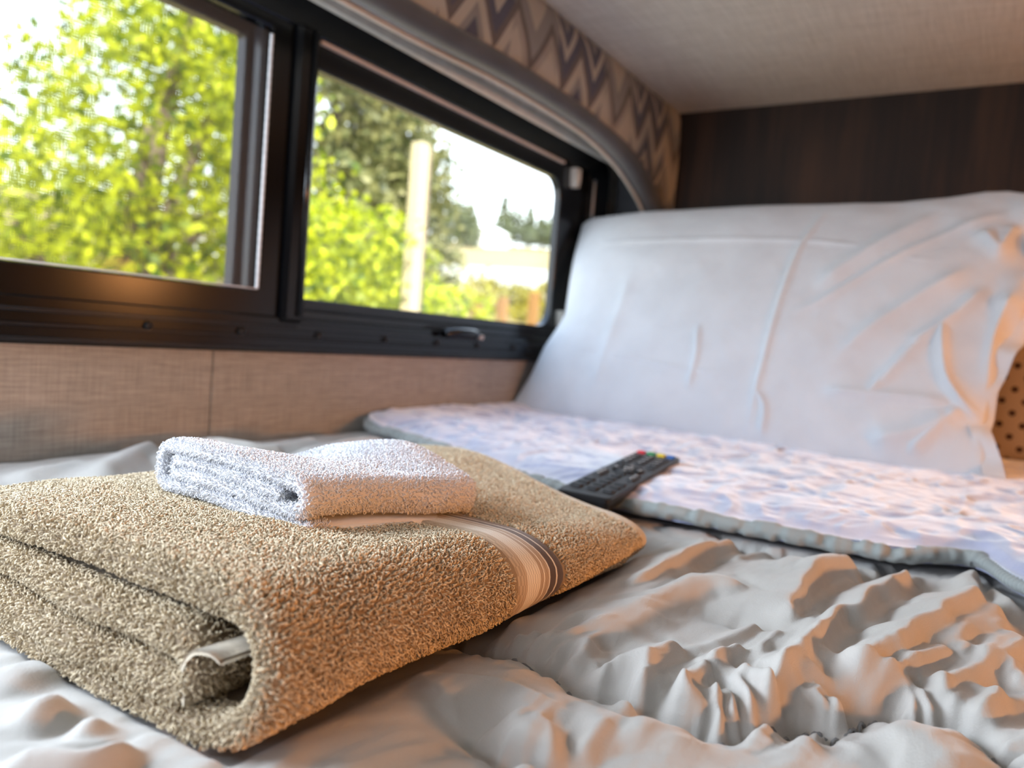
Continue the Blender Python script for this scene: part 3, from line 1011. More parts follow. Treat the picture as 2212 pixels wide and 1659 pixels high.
# ------------------------------------------------------------------ terry cloth
def sheet(path, t, y0, y1, step=.003, warp=None, cap=True):
    """a thick cloth layer: centre line path (x, z) swept along y, rounded on all four edges.
    returns two grids (outer = left of travel, inner) with the arc coordinates used to lay pile on them."""
    P = np.asarray(path, float)
    seg = np.hypot(*np.diff(P, axis=0).T); S = np.concatenate([[0], np.cumsum(seg)]); L = S[-1]
    e = t / 2

    def axis_param(T_):
        capn = 6
        q = np.linspace(0, e * math.pi / 2, capn)
        a = e * (1 - np.cos(q / e))
        mid = np.linspace(e, T_ - e, max(3, int((T_ - 2 * e) / step)))
        arr = np.concatenate([a[:-1], mid, (T_ - a[:-1])[::-1]])
        arc = np.concatenate([q[:-1], q[-1] + (mid - e), (q[-1] + (T_ - 2 * e)) + (q[-1] - q[:-1])[::-1]])
        kk = np.clip(np.minimum(arr, T_ - arr), 0, e)
        return arr, arc, (e - kk) / e
    a, aa, ka = axis_param(L)
    b, bb, kb = axis_param(y1 - y0)
    cx = np.interp(a, S, P[:, 0]); cz = np.interp(a, S, P[:, 1])
    tx = np.gradient(cx, aa + 1e-9 * np.arange(len(aa))); tz = np.gradient(cz, aa + 1e-9 * np.arange(len(aa)))
    # direction from the un-compressed path, so end caps keep a clean normal
    d = 1e-4
    tx = np.interp(np.clip(a + d, 0, L), S, P[:, 0]) - np.interp(np.clip(a - d, 0, L), S, P[:, 0])
    tz = np.interp(np.clip(a + d, 0, L), S, P[:, 1]) - np.interp(np.clip(a - d, 0, L), S, P[:, 1])
    ln = np.hypot(tx, tz); tx /= ln; tz /= ln
    for _ in range(2):
        tx = np.convolve(np.pad(tx, 1, 'edge'), [.25, .5, .25], 'valid'); tz = np.convolve(np.pad(tz, 1, 'edge'), [.25, .5, .25], 'valid')
    nx_, nz_ = -tz, tx
    k = np.clip(np.sqrt(ka[:, None] ** 2 + kb[None, :] ** 2), 0, 1)
    r = e * np.sqrt(1 - k ** 2)
    grids = []
    for sg in (1, -1):
        X = cx[:, None] + sg * r * nx_[:, None]
        Z = cz[:, None] + sg * r * nz_[:, None]
        Y = y0 + np.broadcast_to(b[None, :], X.shape)
        G = np.stack([X, Y, Z], -1)
        if warp is not None: G = warp(G)
        grids.append(G)
    return grids, aa, bb


def grid_normals(G, sg):
    du = np.gradient(G, axis=0); dv = np.gradient(G, axis=1)
    N = np.cross(du, dv) * sg
    ln = np.linalg.norm(N, axis=-1, keepdims=True)
    return N / np.maximum(ln, 1e-12)


def bil(A, fu, fv):
    iu = np.clip(np.floor(fu).astype(int), 0, A.shape[0] - 2); iv = np.clip(np.floor(fv).astype(int), 0, A.shape[1] - 2)
    u = (fu - iu)[:, None]; v = (fv - iv)[:, None]
    return (A[iu, iv] * (1 - u) + A[iu + 1, iv] * u) * (1 - v) + (A[iu, iv + 1] * (1 - u) + A[iu + 1, iv + 1] * u) * v


def pile(G, N, aa, bb, pitch, seed, keep=None):
    """points and normals of yarn loops laid in jittered rows."""
    g = np.random.default_rng(seed)
    na, nb = int(aa[-1] / pitch), int(bb[-1] / pitch)
    A, B = np.meshgrid(np.arange(na) + .5, np.arange(nb) + .5, indexing='ij')
    A = (A + g.uniform(-.38, .38, A.shape)) * pitch; B = (B + .5 * (np.arange(na)[:, None] % 2) + g.uniform(-.38, .38, B.shape)) * pitch
    A, B = A.ravel(), B.ravel()
    ok = (A < aa[-1]) & (B < bb[-1]); A, B = A[ok], B[ok]
    fu = np.interp(A, aa, np.arange(len(aa))); fv = np.interp(B, bb, np.arange(len(bb)))
    p = bil(G, fu, fv); n = bil(N, fu, fv); n /= np.linalg.norm(n, axis=1)[:, None] + 1e-9
    if keep is not None:
        k = keep(p, n); p, n = p[k], n[k]
    return p, n


def yarn_loops(p, n, h, w, r, seed, lean=.5, sides=3, segs=6, droop=(0, 0, -.25)):
    g = np.random.default_rng(seed)
    m = len(p)
    rnd = g.normal(size=(m, 3)); t = rnd - (rnd * n).sum(1)[:, None] * n; t /= np.linalg.norm(t, axis=1)[:, None]
    s = np.cross(n, t)
    # neighbouring loops fall the same way
    ln = np.stack([vnoise(p[:, 0] / .006, p[:, 1] / .006, seed + 1), vnoise(p[:, 0] / .006 + 9, p[:, 1] / .006, seed + 2), vnoise(p[:, 1] / .006, p[:, 2] / .006, seed + 3)], 1) * .8
    ln = ln + g.normal(size=(m, 3)) * .35 + np.array(droop)
    ln -= (ln * n).sum(1)[:, None] * n
    hh = h * g.uniform(.7, 1.25, m)[:, None]; ww = w * g.uniform(.75, 1.25, m)[:, None]
    ph = np.linspace(0, math.pi, segs)
    path = []
    for q in ph:
        up = math.sin(q) ** .8
        path.append(p - n * h * .15 + t * ww * .5 * math.cos(q) * (.55 + .75 * up) + n * hh * up + ln * hh * lean * up ** 1.6 + s * ww * .35 * math.cos(q) * up)
    path = np.stack(path, 1)                                     # m, segs, 3
    T = np.gradient(path, axis=1); T /= np.linalg.norm(T, axis=2, keepdims=True) + 1e-12
    Bn = s[:, None] - (s[:, None] * T).sum(-1, keepdims=True) * T; Bn /= np.linalg.norm(Bn, axis=2, keepdims=True) + 1e-12
    Cn = np.cross(T, Bn)
    ang = np.arange(sides) * 2 * math.pi / sides
    rr = r * g.uniform(.8, 1.25, m)[:, None, None, None]
    V = path[:, :, None] + rr * (np.cos(ang)[None, None, :, None] * Bn[:, :, None] + np.sin(ang)[None, None, :, None] * Cn[:, :, None])
    V = V.reshape(-1, 3)
    base = np.arange(m)[:, None, None] * segs * sides
    i = np.arange(segs - 1)[None, :, None] * sides; j = np.arange(sides)[None, None, :]; j2 = (j + 1) % sides
    F = np.stack([base + i + j, base + i + j2, base + i + sides + j2, base + i + sides + j], -1).reshape(-1, 4)
    return V, F


def build_terry(name, layers, mat_ground, mat_pile, parent, pitch, h, w, r, seed):
    Vs, Fs, fm = [], [], []; off = 0
    for li, (grids, aa, bb, keeps) in enumerate(layers):
        for G, sg, keep in zip(grids, (1, -1), keeps):
            V = G.reshape(-1, 3); F = gfaces(G.shape[0], G.shape[1], flip=(sg > 0))
            Vs.append(V); Fs.append(F + off); fm.append(np.zeros(len(F), int)); off += len(V)
            if keep is None: continue
            N = grid_normals(G, sg)
            p, n = pile(G, N, aa, bb, pitch, seed + li * 10 + sg, keep)
            V, F = yarn_loops(p, n, h, w, r, seed + li * 7 + sg)
            Vs.append(V); Fs.append(F + off); fm.append(np.ones(len(F), int)); off += len(V)
    return link_mesh(name, np.vstack(Vs), np.vstack(Fs), None, parent, mats=[mat_ground, mat_pile], fmat=np.concatenate(fm))


# ---- bath towel
bt = empty('bath_towel', (-.27, .29, 0), 'large folded beige terry bath towel with brown striped band lying on the comforter', 'towel')


def towel_warp(G):
    x, y, z = G[..., 0], G[..., 1], G[..., 2]
    # flatter towards the far right corner, pressed a little by the washcloth
    far = smooth(.17, .44, y)
    right = smooth(-.36, -.17, x)
    k = 1 - far * (.12 + .36 * right)
    lump = 1 + .07 * fbm(x / .07, y / .06, 81, 2)
    press = .0035 * np.exp(-(((x + .25) / .06) ** 2 + ((y - .25) / .055) ** 2)) * smooth(.02, .04, z)
    z2 = (z * k * lump * (1 - .20 * smooth(-.29, -.385, x)) - press)
    # the fold bellies and its line wanders a little
    x2 = x + .004 * fbm(y / .06, z / .03, 91, 2) + .005 * (1 - (2 * (z / .045) - 1) ** 2) * smooth(-.2, -.16, x) - .004 * smooth(.36, .45, y) * right - .012 * smooth(.30, .45, y) * (1 - right) 
    y2 = y + .003 * fbm(x / .05, z / .02, 95, 2) + .010 * (z / .045) * (1 - smooth(.13, .17, y)) - .040 * smooth(.30, .45, y) * smooth(-.34, -.16, x) ** 1.4 + .02 * smooth(.35, .45, y) * (1 - right)
    return np.stack([x2, y2, z2], -1)


def fold_path(xl, xr, zb, zt, n=18):
    """from the top left, along the top, round the right-hand fold, back along the bottom."""
    R = (zt - zb) / 2; zc = (zt + zb) / 2
    p = [(x, zt) for x in np.linspace(xl, xr - R, 40)]
    p += [(xr - R + R * math.sin(a), zc + R * math.cos(a)) for a in np.linspace(0, math.pi, n)[1:-1]]
    p += [(x, zb) for x in np.linspace(xr - R, xl, 40)]
    return p


TT = .0092
top_path = fold_path(-.372, -.1625, .0048, .0395)
g1, a1, b1 = sheet(top_path, TT, .131, .452, warp=towel_warp)
out_keep = lambda p, n: ~((p[:, 2] < .0035) & (n[:, 2] < -.5)) & (((p[:, 1] < .259) | (p[:, 1] > .297) | (p[:, 0] < -.335)) & (far_edge(p) > .011))


def far_edge(p):
    """distance back from the far hem of the top layer."""
    x = p[:, 0]
    ye = .452 - .040 * smooth(-.34, -.16, x) ** 1.4 + .02 * (1 - smooth(-.36, -.17, x))
    return ye - p[:, 1]


in_keep = lambda p, n: (p[:, 1] < .1445 + .1 * (p[:, 2] - .02))
g2, a2, b2 = sheet(fold_path(-.366, -.186, .0124, .0256), .0100, .1285, .440, warp=towel_warp)
g2k = lambda p, n: (p[:, 1] < .1425 + .1 * (p[:, 2] - .02)) | ((p[:, 0] > -.196) & (p[:, 1] < .16))
layers = [(g1, a1, b1, (out_keep, in_keep)), (g2, a2, b2, (g2k, g2k))]
body = build_terry('terry_body', layers, M['terry_base'], M['terry'], bt, .00120, .00136, .00110, .00027, 101)


def strip_on(G, sg, aa, bb, a_rng, b_fn, mat, name, parent, lift=.0009, nb=12, thick=.0):
    """a woven strip following the surface: a_rng in arc along the fold, b_fn(a) -> (b0, b1)."""
    N = grid_normals(G, sg)
    A = np.linspace(a_rng[0], a_rng[1], 240)
    V = []; UV = []
    for a in A:
        b0, b1 = b_fn(a)
        for k in range(nb):
            t = k / (nb - 1)
            fu = np.interp([a], aa, np.arange(len(aa))); fv = np.interp([b0 + (b1 - b0) * t], bb, np.arange(len(bb)))
            n = bil(N, fu, fv)[0]; n /= np.linalg.norm(n)
            edge_drop = -.0012 if k in (0, nb - 1) else 0
            V.append(bil(G, fu, fv)[0] + n * (lift + edge_drop + .00025 * math.sin(t * math.pi * 7) ** 2)); UV.append((t, a))
    F = gfaces(len(A), nb, flip=(sg > 0))
    o = link_mesh(name, np.array(V), F, mat, parent)
    uv = o.data.uv_layers.new(name='UVMap')
    idx = np.zeros(len(o.data.loops), np.int32); o.data.loops.foreach_get('vertex_index', idx)
    uv.data.foreach_set('uv', np.array(UV, np.float32)[idx].ravel())
    return o


# which arc positions: along the top, round the fold, underneath
Ltop = a1[-1]
band0 = .261 - .131; band1 = .2965 - .131
b_sh = TT / 2 * (math.pi / 2 - 1)
o = strip_on(g1[0], 1, a1, b1, (.03, Ltop * .62), lambda a: (band0 + b_sh, band1 + b_sh), M['dobby'], 'striped_band', bt)
o['label'] = 'flat woven band with cream, tan and dark brown stripes'
o = strip_on(g1[0], 1, a1, b1, (.004, Ltop * .62), lambda a: (b1[-1] - .0165, b1[-1] - .0022), M['hem'], 'hem', bt, .0006)
o['label'] = 'smooth pale beige hem'
# hanging loop showing in the near end of the fold
lp = catmull([(-.186, .0115), (-.1885, .019), (-.186, .0255), (-.180, .0275), (-.1755, .0268)], 5)
V = []; 
for (x, z) in lp:
    for y in (.1285, .136, .150):
        V.append((x, y - .001 * (z > .02), z))
V += [(v[0] + .0012, v[1], v[2] - .0008) for v in V]
nl = len(lp) * 3
F = [tuple(q) for q in gfaces(len(lp), 3)] + [tuple(q[::-1]) for q in gfaces(len(lp), 3, nl)]
F += [(i * 3, (i + 1) * 3, (i + 1) * 3 + nl, i * 3 + nl) for i in range(len(lp) - 1)]
V2 = towel_warp(np.array(V)[None])[0]
link_mesh('hanging_loop', V2, F, M['hem'], bt)
localize(bt)

# ---- washcloth
wc = empty('washcloth', (-.26, .25, .04), 'small folded white washcloth resting on top of the beige towel', 'washcloth')


def wash_warp(G):
    x, y, z = G[..., 0], G[..., 1], G[..., 2]
    base = .0425 - .050 * smooth(.19, .33, y) * .22 - .004 * smooth(-.28, -.21, x)
    lump = 1.10 + .42 * np.exp(-(((x + .262) / .036) ** 2 + ((y - .300) / .024) ** 2)) - .38 * np.exp(-(((x + .302) / .035) ** 2 + ((y - .258) / .026) ** 2)) + .05 * fbm(x / .03, y / .03, 131, 2)
    sway = .05 * smooth(.25, .31, y)
    z2 = base + z * lump
    x2 = x + .012 * smooth(.21, .31, y) + .0015 * fbm(y / .03, z / .01, 133, 2)
    y2 = y + .0015 * fbm(x / .02, z / .006, 135, 2) - .010 * ((x + .262) / .05) ** 2 * smooth(.25, .31, y) + .25 * (z - .01) * (1 - smooth(.20, .22, y)) * .3
    return np.stack([x2, y2, z2], -1)


h1, h2, h3, h4 = .0026, .0078, .0126, .0178
wp = [(x, h1) for x in np.linspace(-.213, -.300, 16)]
R = (h4 - h1) / 2
wp += [(-.300 - R * math.sin(a), (h1 + h4) / 2 - R * math.cos(a)) for a in np.linspace(0, math.pi, 14)[1:-1]]
wp += [(x, h4) for x in np.linspace(-.300, -.2215, 16)]
R = (h4 - h2) / 2
wp += [(-.2215 + R * math.sin(a), (h2 + h4) / 2 + R * math.cos(a)) for a in np.linspace(0, math.pi, 12)[1:-1]]
wp += [(x, h2) for x in np.linspace(-.2215, -.296, 14)]
R = (h3 - h2) / 2
wp += [(-.296 - R * math.sin(a), (h3 + h2) / 2 - R * math.cos(a)) for a in np.linspace(0, math.pi, 8)[1:-1]]
wp += [(x, h3) for x in np.linspace(-.296, -.229, 12)]
wp = [(x, z) for x, z in wp][::-1]        # travel so that the outer face lies on one side
gw, aw, bw = sheet(wp, .0046,   .203, .308, step=.002, warp=wash_warp)
wk = lambda p, n: (p[:, 2] > .030)
near = lambda p, n: (p[:, 1] < .216)
layers = [(gw, aw, bw, (near, lambda p, n: ~((n[:, 2] < -.8) & (p[:, 1] > .215))))]
build_terry('terry_body', layers, M['white_ground'], M['white_terry'], wc, .00106, .00118, .00100, .000205, 301)
# smooth hem sticking out under the front edge
V = []
for y in np.linspace(.207, .292, 30):
    for k, (x, z) in enumerate(((-.222, .0015), (-.2125, .0012), (-.2085, .0022), (-.2125, .0036), (-.222, .0036))):
        V.append((x, y, z))
V = wash_warp(np.array(V)[None])[0]
F = [tuple(q) for q in gfaces(30, 5)] + [(0, 1, 2, 3, 4), tuple(29 * 5 + k for k in (4, 3, 2, 1, 0))]
link_mesh('hem', V, F, M['white_hem'], wc)
localize(wc)

# ------------------------------------------------------------------ blanket
bx = np.linspace(-.597, .255, 560)
nb_ = 330
tv = np.linspace(0, 1, nb_) ** 1.15
ye = blanket_edge_y(bx)
YB = ye[:, None] + (1.235 - ye[:, None]) * tv[None, :]
XB = np.broadcast_to(bx[:, None], YB.shape).copy()


def plush_z(X, Y):
    wx = X + .010 * vnoise(X / .03, Y / .03, 201); wy = Y + .012 * vnoise(X / .03 + 5, Y / .03, 202)
    a = 1 - np.abs(vnoise(wx / .017, wy / .022, 203)) * 2
    b = 1 - np.abs(vnoise(wx / .009, wy / .013, 204)) * 2
    return .0014 * a + .0005 * b + .004 * fbm(X / .12, Y / .10, 205, 2)


eb = YB - ye[:, None]
ZB = .0165 + plush_z(XB, YB) * smooth(0, .02, eb) + .004 * smooth(0, .05, eb) + .006 * smooth(-.52, -.60, XB) - .07 * smooth(.18, .262, XB) ** 2
V = np.stack([XB, YB, ZB], -1).reshape(-1, 3)
low = np.stack([XB, YB, .0075 + 0 * ZB - .07 * smooth(.18, .262, XB) ** 2], -1).reshape(-1, 3)
F = gfaces(560, nb_); nb2 = len(V)
rim = np.concatenate([np.arange(nb_), np.arange(1, 560) * nb_ + nb_ - 1, 559 * nb_ + np.arange(nb_ - 2, -1, -1), np.arange(558, 0, -1) * nb_])
k = np.arange(len(rim)); k2 = (k + 1) % len(rim)
Fr = np.stack([rim[k], rim[k] + nb2, rim[k2] + nb2, rim[k2]], 1)
blk = empty('blanket', (-.2, .8, .01), 'white plush swirl-textured blanket with grey piped edge, folded across the bed', 'blanket')
link_mesh('plush_top', np.vstack([V, low]), np.vstack([F, gfaces(560, nb_, nb2, True), Fr]), M['blanket'], blk)
# grey gathered piping
P = catmull(BE[::6], 26)
P = P[P[:, 0] < .25]
arc = np.concatenate([[0], np.cumsum(np.hypot(*np.diff(P, axis=0).T))])
sN = np.interp(np.arange(0, arc[-1], .0011), arc, np.arange(len(P)))
px_ = np.interp(sN, np.arange(len(P)), P[:, 0]); py_ = np.interp(sN, np.arange(len(P)), P[:, 1])
s_ = np.arange(len(sN)) * .0011
cz_ = .0125 + .0012 * vnoise(s_ / .03, s_ * 0, 221) - .07 * smooth(.18, .262, px_) ** 2
T = np.stack([np.gradient(px_), np.gradient(py_)], 1); T /= np.linalg.norm(T, axis=1)[:, None]
na = 18
rib = smooth(.0, .006, px_ - .002)          # past this point the edge is a tight ribbed cord
V = []
for i in range(len(sN)):
    for k in range(na):
        a = 2 * math.pi * k / na
        pucker = .0014 * float(vnoise(s_[i] / .0052 + .25 * math.cos(a), a * .35, 222)) * (1 - rib[i]) + .0007 * math.sin(s_[i] * 2 * math.pi / .0032) * rib[i]
        r = (.0056 * (1 - .35 * rib[i])) + pucker - .0020 * max(0, float(vnoise(s_[i] / .0085, 3.3, 223))) ** 2 * (1 - rib[i])
        V.append((px_[i] + T[i, 1] * r * math.cos(a), py_[i] - T[i, 0] * r * math.cos(a), cz_[i] + r * .92 * math.sin(a)))
F = [(i * na + k, i * na + (k + 1) % na, (i + 1) * na + (k + 1) % na, (i + 1) * na + k) for i in range(len(sN) - 1) for k in range(na)]
F += [tuple(range(na))[::-1], tuple((len(sN) - 1) * na + k for k in range(na))]
V = np.array(V); V[:, 0] = np.maximum(V[:, 0], -.5985)
o = link_mesh('piping', V, F, M['piping'], blk); o['label'] = 'grey gathered piping along the blanket edge'
localize(blk)

# ------------------------------------------------------------------ white pillow
BL = np.array([-.590, .955, .030]); BR = np.array([.012, .885, .024]); TL = np.array([-.590, 1.125, .330])
BL = np.array([-.590, .955, .015]); BR = np.array([.012, .885, .012]); TL = np.array([-.590, 1.125, .325])
U_, V_ = BR - BL, TL - BL
LU, LV = np.linalg.norm(U_), np.linalg.norm(V_)
N_ = -np.cross(U_, V_); N_ /= np.linalg.norm(N_)
if N_[1] > 0: N_ = -N_                 # towards the foot of the bed
TOP = np.array([(-.002, .962), (.012, .985), (.038, .998), (.187, 1.014), (.432, 1.019), (.642, 1.013), (.78, 1.011), (.863, 1.023), (.926, 1.042), (.964, 1.042), (1.0, 1.025), (1.05, 1.01)])
LEF = np.array([(-.012, .0), (-.010, .035), (.013, .172), (.022, .287), (.045, .40), (.050, .45), (.028, .618), (.011, .767), (-.002, .962)])
RIG = np.array([(1.006, .0), (1.001, .016), (.991, .076), (.970, .17), (.975, .293), (.991, .389), (1.004, .47), (1.016, .635), (1.03, .8), (1.045, 1.0)])
CRS = [(1.6, 3.5, [(.076, .805), (.348, .796), (.608, .781), (.713, .761), (.811, .715), (.907, .70)]),
       (2.4, 4.5, [(.644, .991), (.629, .853), (.613, .729), (.605, .549), (.601, .414), (.596, .265), (.590, .121), (.585, .015)]),
       (2.6, 7, [(.607, .443), (.682, .518), (.766, .657), (.84, .772), (.913, .865), (.992, .944)]),
       (6, 7, [(.894, .523), (.896, .422), (.908, .31), (.927, .251), (.947, .218), (.979, .188)]),
       (2.2, 4.5, [(.442, .412), (.455, .276), (.449, .141)]),
       (1.0, 3.5, [(.125, .292), (.32, .251), (.436, .224), (.557, .23)]),
       (3.5, 8, [(.70, .20), (.842, .216), (.936, .223)]),
       (7, 9, [(.972, .25), (.972, .402), (.978, .5), (.995, .64)]),
       (3.5, 8, [(.803, .223), (.84, .346), (.885, .454)]), (5, 9, [(.863, .035), (.912, .155), (.943, .224)]),
       (2.4, 4.5, [(.612, .023), (.613, .126), (.581, .189)]), (5, 9, [(.929, .846), (.963, .772), (.976, .808), (.987, .88)]),
       (4.5, 9, [(.838, .362), (.865, .417), (.918, .526), (.956, .632)]), (3.5, 8, [(.78, .17), (.815, .276), (.86, .383)]),
       (5, 6, [(.975, .014), (.974, .099), (.961, .154)]), (1.8, 14, [(.218, .088), (.236, .45), (.234, .675)]),
       (4, 14, [(.66, .56), (.75, .74), (.86, .93)]), (4, 12, [(.72, .30), (.80, .47), (.93, .70)]), (5, 14, [(.80, .06), (.88, .12), (.935, .20)])]


def pillow_face(nu, nv, sgn):
    u = np.linspace(0, 1, nu); v = np.linspace(0, 1, nv)
    u = .5 - .5 * np.cos(np.pi * u) * (1 - .35 * np.sin(np.pi * u) ** 2); v = .5 - .5 * np.cos(np.pi * v) * (1 - .35 * np.sin(np.pi * v) ** 2)
    U, V = np.meshgrid(u, v, indexing='ij')
    l_u = np.interp(V, LEF[:, 1] / .962, LEF[:, 0]); r_u = np.interp(V, RIG[:, 1], RIG[:, 0])
    uu = l_u + (r_u - l_u) * U
    top = np.interp(uu, TOP[:, 0], TOP[:, 1])
    vv = V * top
    P = BL + uu[..., None] * U_ + vv[..., None] * V_
    b = np.clip(4 * U * (1 - U), 0, 1) ** .42 * np.clip(4 * V * (1 - V), 0, 1) ** .50
    d = (.042 if sgn > 0 else .060) * b
    if sgn > 0:
        X, Y = uu * LU, vv * LV
        cr = np.zeros(uu.shape)
        for h, w, pts in CRS:
            q = catmull(np.array(pts) * np.array([LU, LV]), 5)
            dist, sd, arc, L = poly_dist(X, Y, q)
            tp = smooth(0, .2 * L, arc) * smooth(0, .2 * L, L - arc)
            cr = np.maximum(cr, h * .001 * 1.6 * tp * np.exp(-(dist / (w * .00085)) ** 1.5))
        # pull folds fanning out of the right-hand corner
        fan = .0022 * vnoise((X - .45) / .05 + (Y / .045), (Y - X) / .3, 251) * smooth(.30, .52, X)
        soft = .0030 * fbm(X / .10, Y / .08, 252, 2) + .0006 * fbm(X / .02, Y / .02, 253, 2)
        d = d + (cr + fan + soft) * np.clip(b * 2.5, 0, 1)
    P = P + sgn * N_ * d[..., None]
    # the case's side hem flares as a soft flange
    P[..., 1] += .010 * smooth(.96, 1.0, uu) * np.sin(vv * 18) * (1 if sgn > 0 else 1)
    return P


pf = pillow_face(420, 280, 1); pb = pillow_face(120, 80, -1)
pf[..., 0] = np.maximum(pf[..., 0], -.5975); pb[..., 0] = np.maximum(pb[..., 0], -.5975)
pf[..., 2] = np.maximum(pf[..., 2], .018); pb[..., 2] = np.maximum(pb[..., 2], .018)
n1 = pf.shape[0] * pf.shape[1]
pl = empty('pillow', (-.29, .95, .02), 'large white pillow in creased cotton case leaning upright against the dark wood wall', 'pillow')
link_mesh('pillowcase', np.vstack([pf.reshape(-1, 3), pb.reshape(-1, 3)]),
          np.vstack([gfaces(420, 280), gfaces(120, 80, n1, True)]), M['pillowcase'], pl)
# open hem flange of the case at the right-hand end
V = []
vvs = np.linspace(.02, 1.0, 90)
for v in vvs:
    ru = np.interp(v, RIG[:, 1], RIG[:, 0])
    for k, du in enumerate((-.022, -.008, .004, .010)):
        p = BL + (ru + du) * U_ + v * V_ + N_ * (.010 - .002 * k + .006 * math.sin(v * 21) * (k / 3) + .004 * math.sin(v * 47 + 1))
        V.append(p)
V += [p - N_ * .0018 for p in V]
F = [tuple(q) for q in gfaces(90, 4)] + [tuple(q[::-1]) for q in gfaces(90, 4, 360)]
V = np.array(V); V[:, 2] = np.maximum(V[:, 2], .020)
link_mesh('hem_flange', V, F, M['pillowcase'], pl)
localize(pl)


def cushion(name, c, sx, sy, sz, mat, label, cat, tilt=0.0, seed=0):
    """a plump rectangular pillow: half sizes sx (width), sz (height), thickness sy."""
    nu = nv = 60
    out = []
    for sg in (1, -1):
        u = np.linspace(-1, 1, nu); v = np.linspace(-1, 1, nv)
        U, V = np.meshgrid(np.sin(u * math.pi / 2), np.sin(v * math.pi / 2), indexing='ij')
        b = ((1 - U ** 2) * (1 - V ** 2)) ** .42
        pin = 1 - .05 * (1 - b) * np.abs(np.sin(math.pi * (U + V)))
        X = U * sx * pin; Z = V * sz * pin
        Yd = -sg * sy * b * (1 + .06 * fbm(U * 2, V * 2, seed + 300, 2))
        ct, st = math.cos(tilt), math.sin(tilt)
        out.append(np.stack([X, Yd * ct - Z * st * -1, Z * ct + Yd * st], -1).reshape(-1, 3))
    V = np.vstack(out)
    o = link_mesh(name, V, np.vstack([gfaces(nu, nv), gfaces(nu, nv, nu * nv, True)]), mat)
    o.location = c
    return tag(o, label, cat)


cushion('cushion', (.125, 1.135, .150), .165, .045, .135, M['dotted'], 'tan cushion with small brown dots behind the right end of the white pillow', 'cushion', .12, 3)
cushion('spare_pillow', (-.31, 1.190, .155), .275, .055, .150, M['mattress'], 'cream spare pillow wedged behind the white pillow against the wood wall', 'pillow', .10, 9)

# ------------------------------------------------------------------ remote control
rm = empty('remote_control', (-.2325, .545, .026), 'black television remote with coloured keys lying across the grey blanket edge', 'remote')
RL, RW, RT = .190, .0385, .0100
pr = rounded_rect(-RL / 2, RL / 2, -RW / 2, RW / 2, .0045, 6)       # (length, width)
V = []
for z, ins in ((-RT, .0030), (-RT * .75, .0008), (-RT * .35, 0), (-.0008, 0), (0, .0012)):
    for a, b in pr:
        V.append((math.copysign(max(abs(b) - ins, 0), b), math.copysign(max(abs(a) - ins, 0), a), z))
n = len(pr)
F = [(k * n + i, k * n + (i + 1) % n, (k + 1) * n + (i + 1) % n, (k + 1) * n + i) for k in range(4) for i in range(n)]
F += [tuple(range(n))[::-1], tuple(4 * n + i for i in range(n))]
link_mesh('body', V, F, M['remote'], rm, shade=False)


def key(x, y, sx, sy, mat, h=.0014, text=None, name='key', rnd=None):
    r = rnd if rnd is not None else min(sx, sy) * .48
    A = rounded_rect(-sy, sy, -sx, sx, r, 5)
    V = [(x + b * s, y + a * s, z) for z, s in ((-.0004, 1.0), (h * .7, .97), (h, .82)) for a, b in A]
    n = len(A)
    F = [(k * n + i, k * n + (i + 1) % n, (k + 1) * n + (i + 1) % n, (k + 1) * n + i) for k in range(2) for i in range(n)] + [tuple(2 * n + i for i in range(n))]
    o = link_mesh(name, V, F, mat, rm, shade=False)
    if text:
        c = bpy.data.curves.new('marking', 'FONT'); c.body = text; c.size = min(sy, sx) * (1.5 if len(text) < 2 else 1.1); c.align_x = 'CENTER'; c.align_y = 'CENTER'
        c.extrude = .00005
        c.materials.append(M['print'])
        tmp = bpy.data.objects.new('marking_text', c); COL.objects.link(tmp)
        bpy.context.view_layer.update()
        me = bpy.data.meshes.new_from_object(tmp.evaluated_get(bpy.context.evaluated_depsgraph_get()))
        bpy.data.objects.remove(tmp); bpy.data.curves.remove(c)
        t = bpy.data.objects.new('marking', me); COL.objects.link(t); t.parent = o
        t.location = (x, y, h + .00012); t.rotation_euler = (0, 0, math.pi)
    return o


for k, nm in enumerate(('red', 'green', 'yellow', 'blue')):
    o = key(-.0132 + .0088 * k, .0850, .0036, .0032, M['key_' + nm], .0016)
    o['label'] = nm + ' key'
digits = ['0', '9', '8', '7', '6', '5', '4', '3', '2', '1']
xs3 = (-.0115, 0, .0115)
dk = [('3', '2', '1'), ('6', '5', '4'), ('9', '8', '7'), (None, '0', None)]
for r_i in range(4):
    for c_i, x in enumerate(xs3):
        key(x, .0355 + .0105 * r_i, .0040, .0033, M['key'], .0013, dk[r_i][c_i])
for x in (-.0125, .0125):
    key(x, .0235, .0032, .0022, M['key'], .0012)
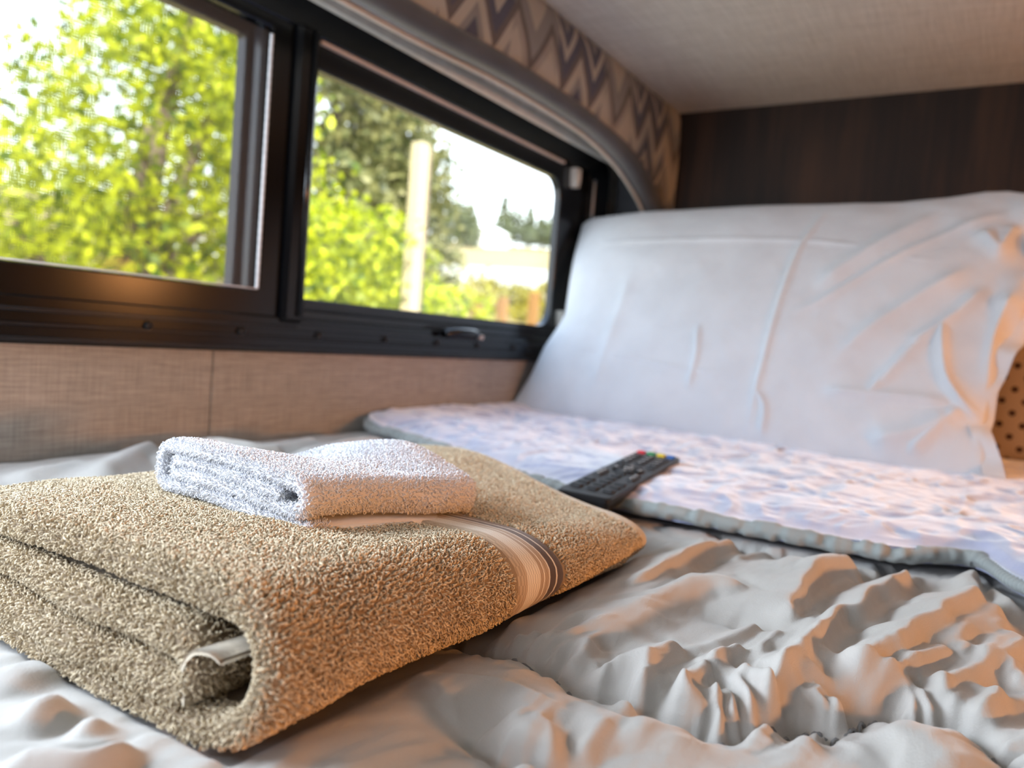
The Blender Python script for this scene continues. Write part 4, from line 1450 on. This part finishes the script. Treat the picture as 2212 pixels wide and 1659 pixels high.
# navigation ring: four arcs round an OK key
for q in range(4):
    a0 = math.radians(90 * q + 8); a1_ = math.radians(90 * q + 82)
    V = []
    for z, g_ in ((-.0004, 0), (.0012, 0), (.0015, .0005)):
        for rr in (.0062 + g_, .0128 - g_):
            for k in range(8):
                a = a0 + (a1_ - a0) * k / 7
                V.append((rr * math.cos(a + math.pi / 4), .0050 + rr * math.sin(a + math.pi / 4), z))
    F = []
    for k in range(7):
        F.append((32 + k, 33 + k, 41 + k, 40 + k)); F.append((8 + k, 9 + k, 25 + k, 24 + k)); F.append((24 + k, 25 + k, 41 + k, 40 + k))
        F.append((0 + k, 16 + k, 17 + k, 1 + k)); F.append((16 + k, 32 + k, 33 + k, 17 + k))
    F += [(0, 8, 24, 16), (16, 24, 40, 32), (7, 23, 31, 15), (23, 39, 47, 31)]
    o = link_mesh('navigation_key', V, F, M['key'], rm, shade=False)
    a = (a0 + a1_) / 2 + math.pi / 4
    V, F = tube([(.0096 * math.cos(a), .005 + .0096 * math.sin(a), .0014), (.0096 * math.cos(a), .005 + .0096 * math.sin(a), .0017)], .0009, 8)
    link_mesh('marking', V, F, M['print'], o)
key(0, .005, .0048, .0048, M['key'], .0016, 'OK')
key(-.0125, -.022, .0032, .0105, M['key'], .0015, None)
key(.0125, -.022, .0032, .0105, M['key'], .0015, None)
for x in (-.0125, .0125):
    for y in (-.029, -.022, -.015):
        V, F = tube([(x, y, .0014), (x, y, .00165)], .0010, 8)
        link_mesh('key_marking', V, F, M['print'], rm)
for y in (-.014, -.026, -.038):
    key(0, y, .0038, .0026, M['key'], .0013)
for x in (-.0115, 0, .0115):
    key(x, -.050, .0042, .0030, M['key'], .0013); key(x, -.062, .0042, .0030, M['key'], .0013); key(x, -.075, .0042, .0034, M['key'], .0015)
Nn = np.array([-.222, .452, .0225]); Ff = np.array([-.2435, .640, .0300])
c = (Nn + Ff) / 2; dv_ = Ff - Nn
rm.location = (float(c[0]), float(c[1]), float(c[2]) - .0005)
rm.rotation_euler = (math.atan2(dv_[2], dv_[1]), 0.03, -math.atan2(dv_[0], dv_[1]))

# ------------------------------------------------------------------ reading lamp at the head of the bunk (right of the frame)
lm = empty('reading_lamp', (.46, 1.268, .20), 'small amber reading lamp on the dark wood wall right of the cushion', 'lamp')
V, F = tube([(.46, 1.268, .20), (.46, 1.256, .20)], .035, 24); link_mesh('base', V, F, M['bead_tan'], lm)
V, F = tube(catmull([(.46, 1.256, .20), (.47, 1.18, .21), (.48, 1.08, .205)], 6), .006, 12); link_mesh('arm', V, F, M['black'], lm)
V, F = tube([(.49, 1.06, .205), (.455, 1.01, .2), (.44, .995, .2)], [.02, .042, .048], 28, caps=False); link_mesh('shade', V, F, M['lining'], lm)
localize(lm)
# the cabin's wall lamp, across the aisle from the bunk
lm = empty('wall_lamp', (1.35, .30, .15), 'amber wall lamp across the aisle, facing the bunk', 'lamp')
V, F = tube([(1.349, .30, .15), (1.335, .30, .15)], .045, 24); link_mesh('base', V, F, M['bead_tan'], lm)
V, F = tube([(1.335, .30, .15), (1.06, .30, .15)], .009, 12); link_mesh('arm', V, F, M['black'], lm)
box('baffle_hood', .83, 1.06, .12, .48, .187, .192, M['black'], lm)  # unseen hood, added to keep the lamp's light off the valance
box('lamp_body', 1.03, 1.06, .16, .44, .11, .187, M['black'], lm)
localize(lm)
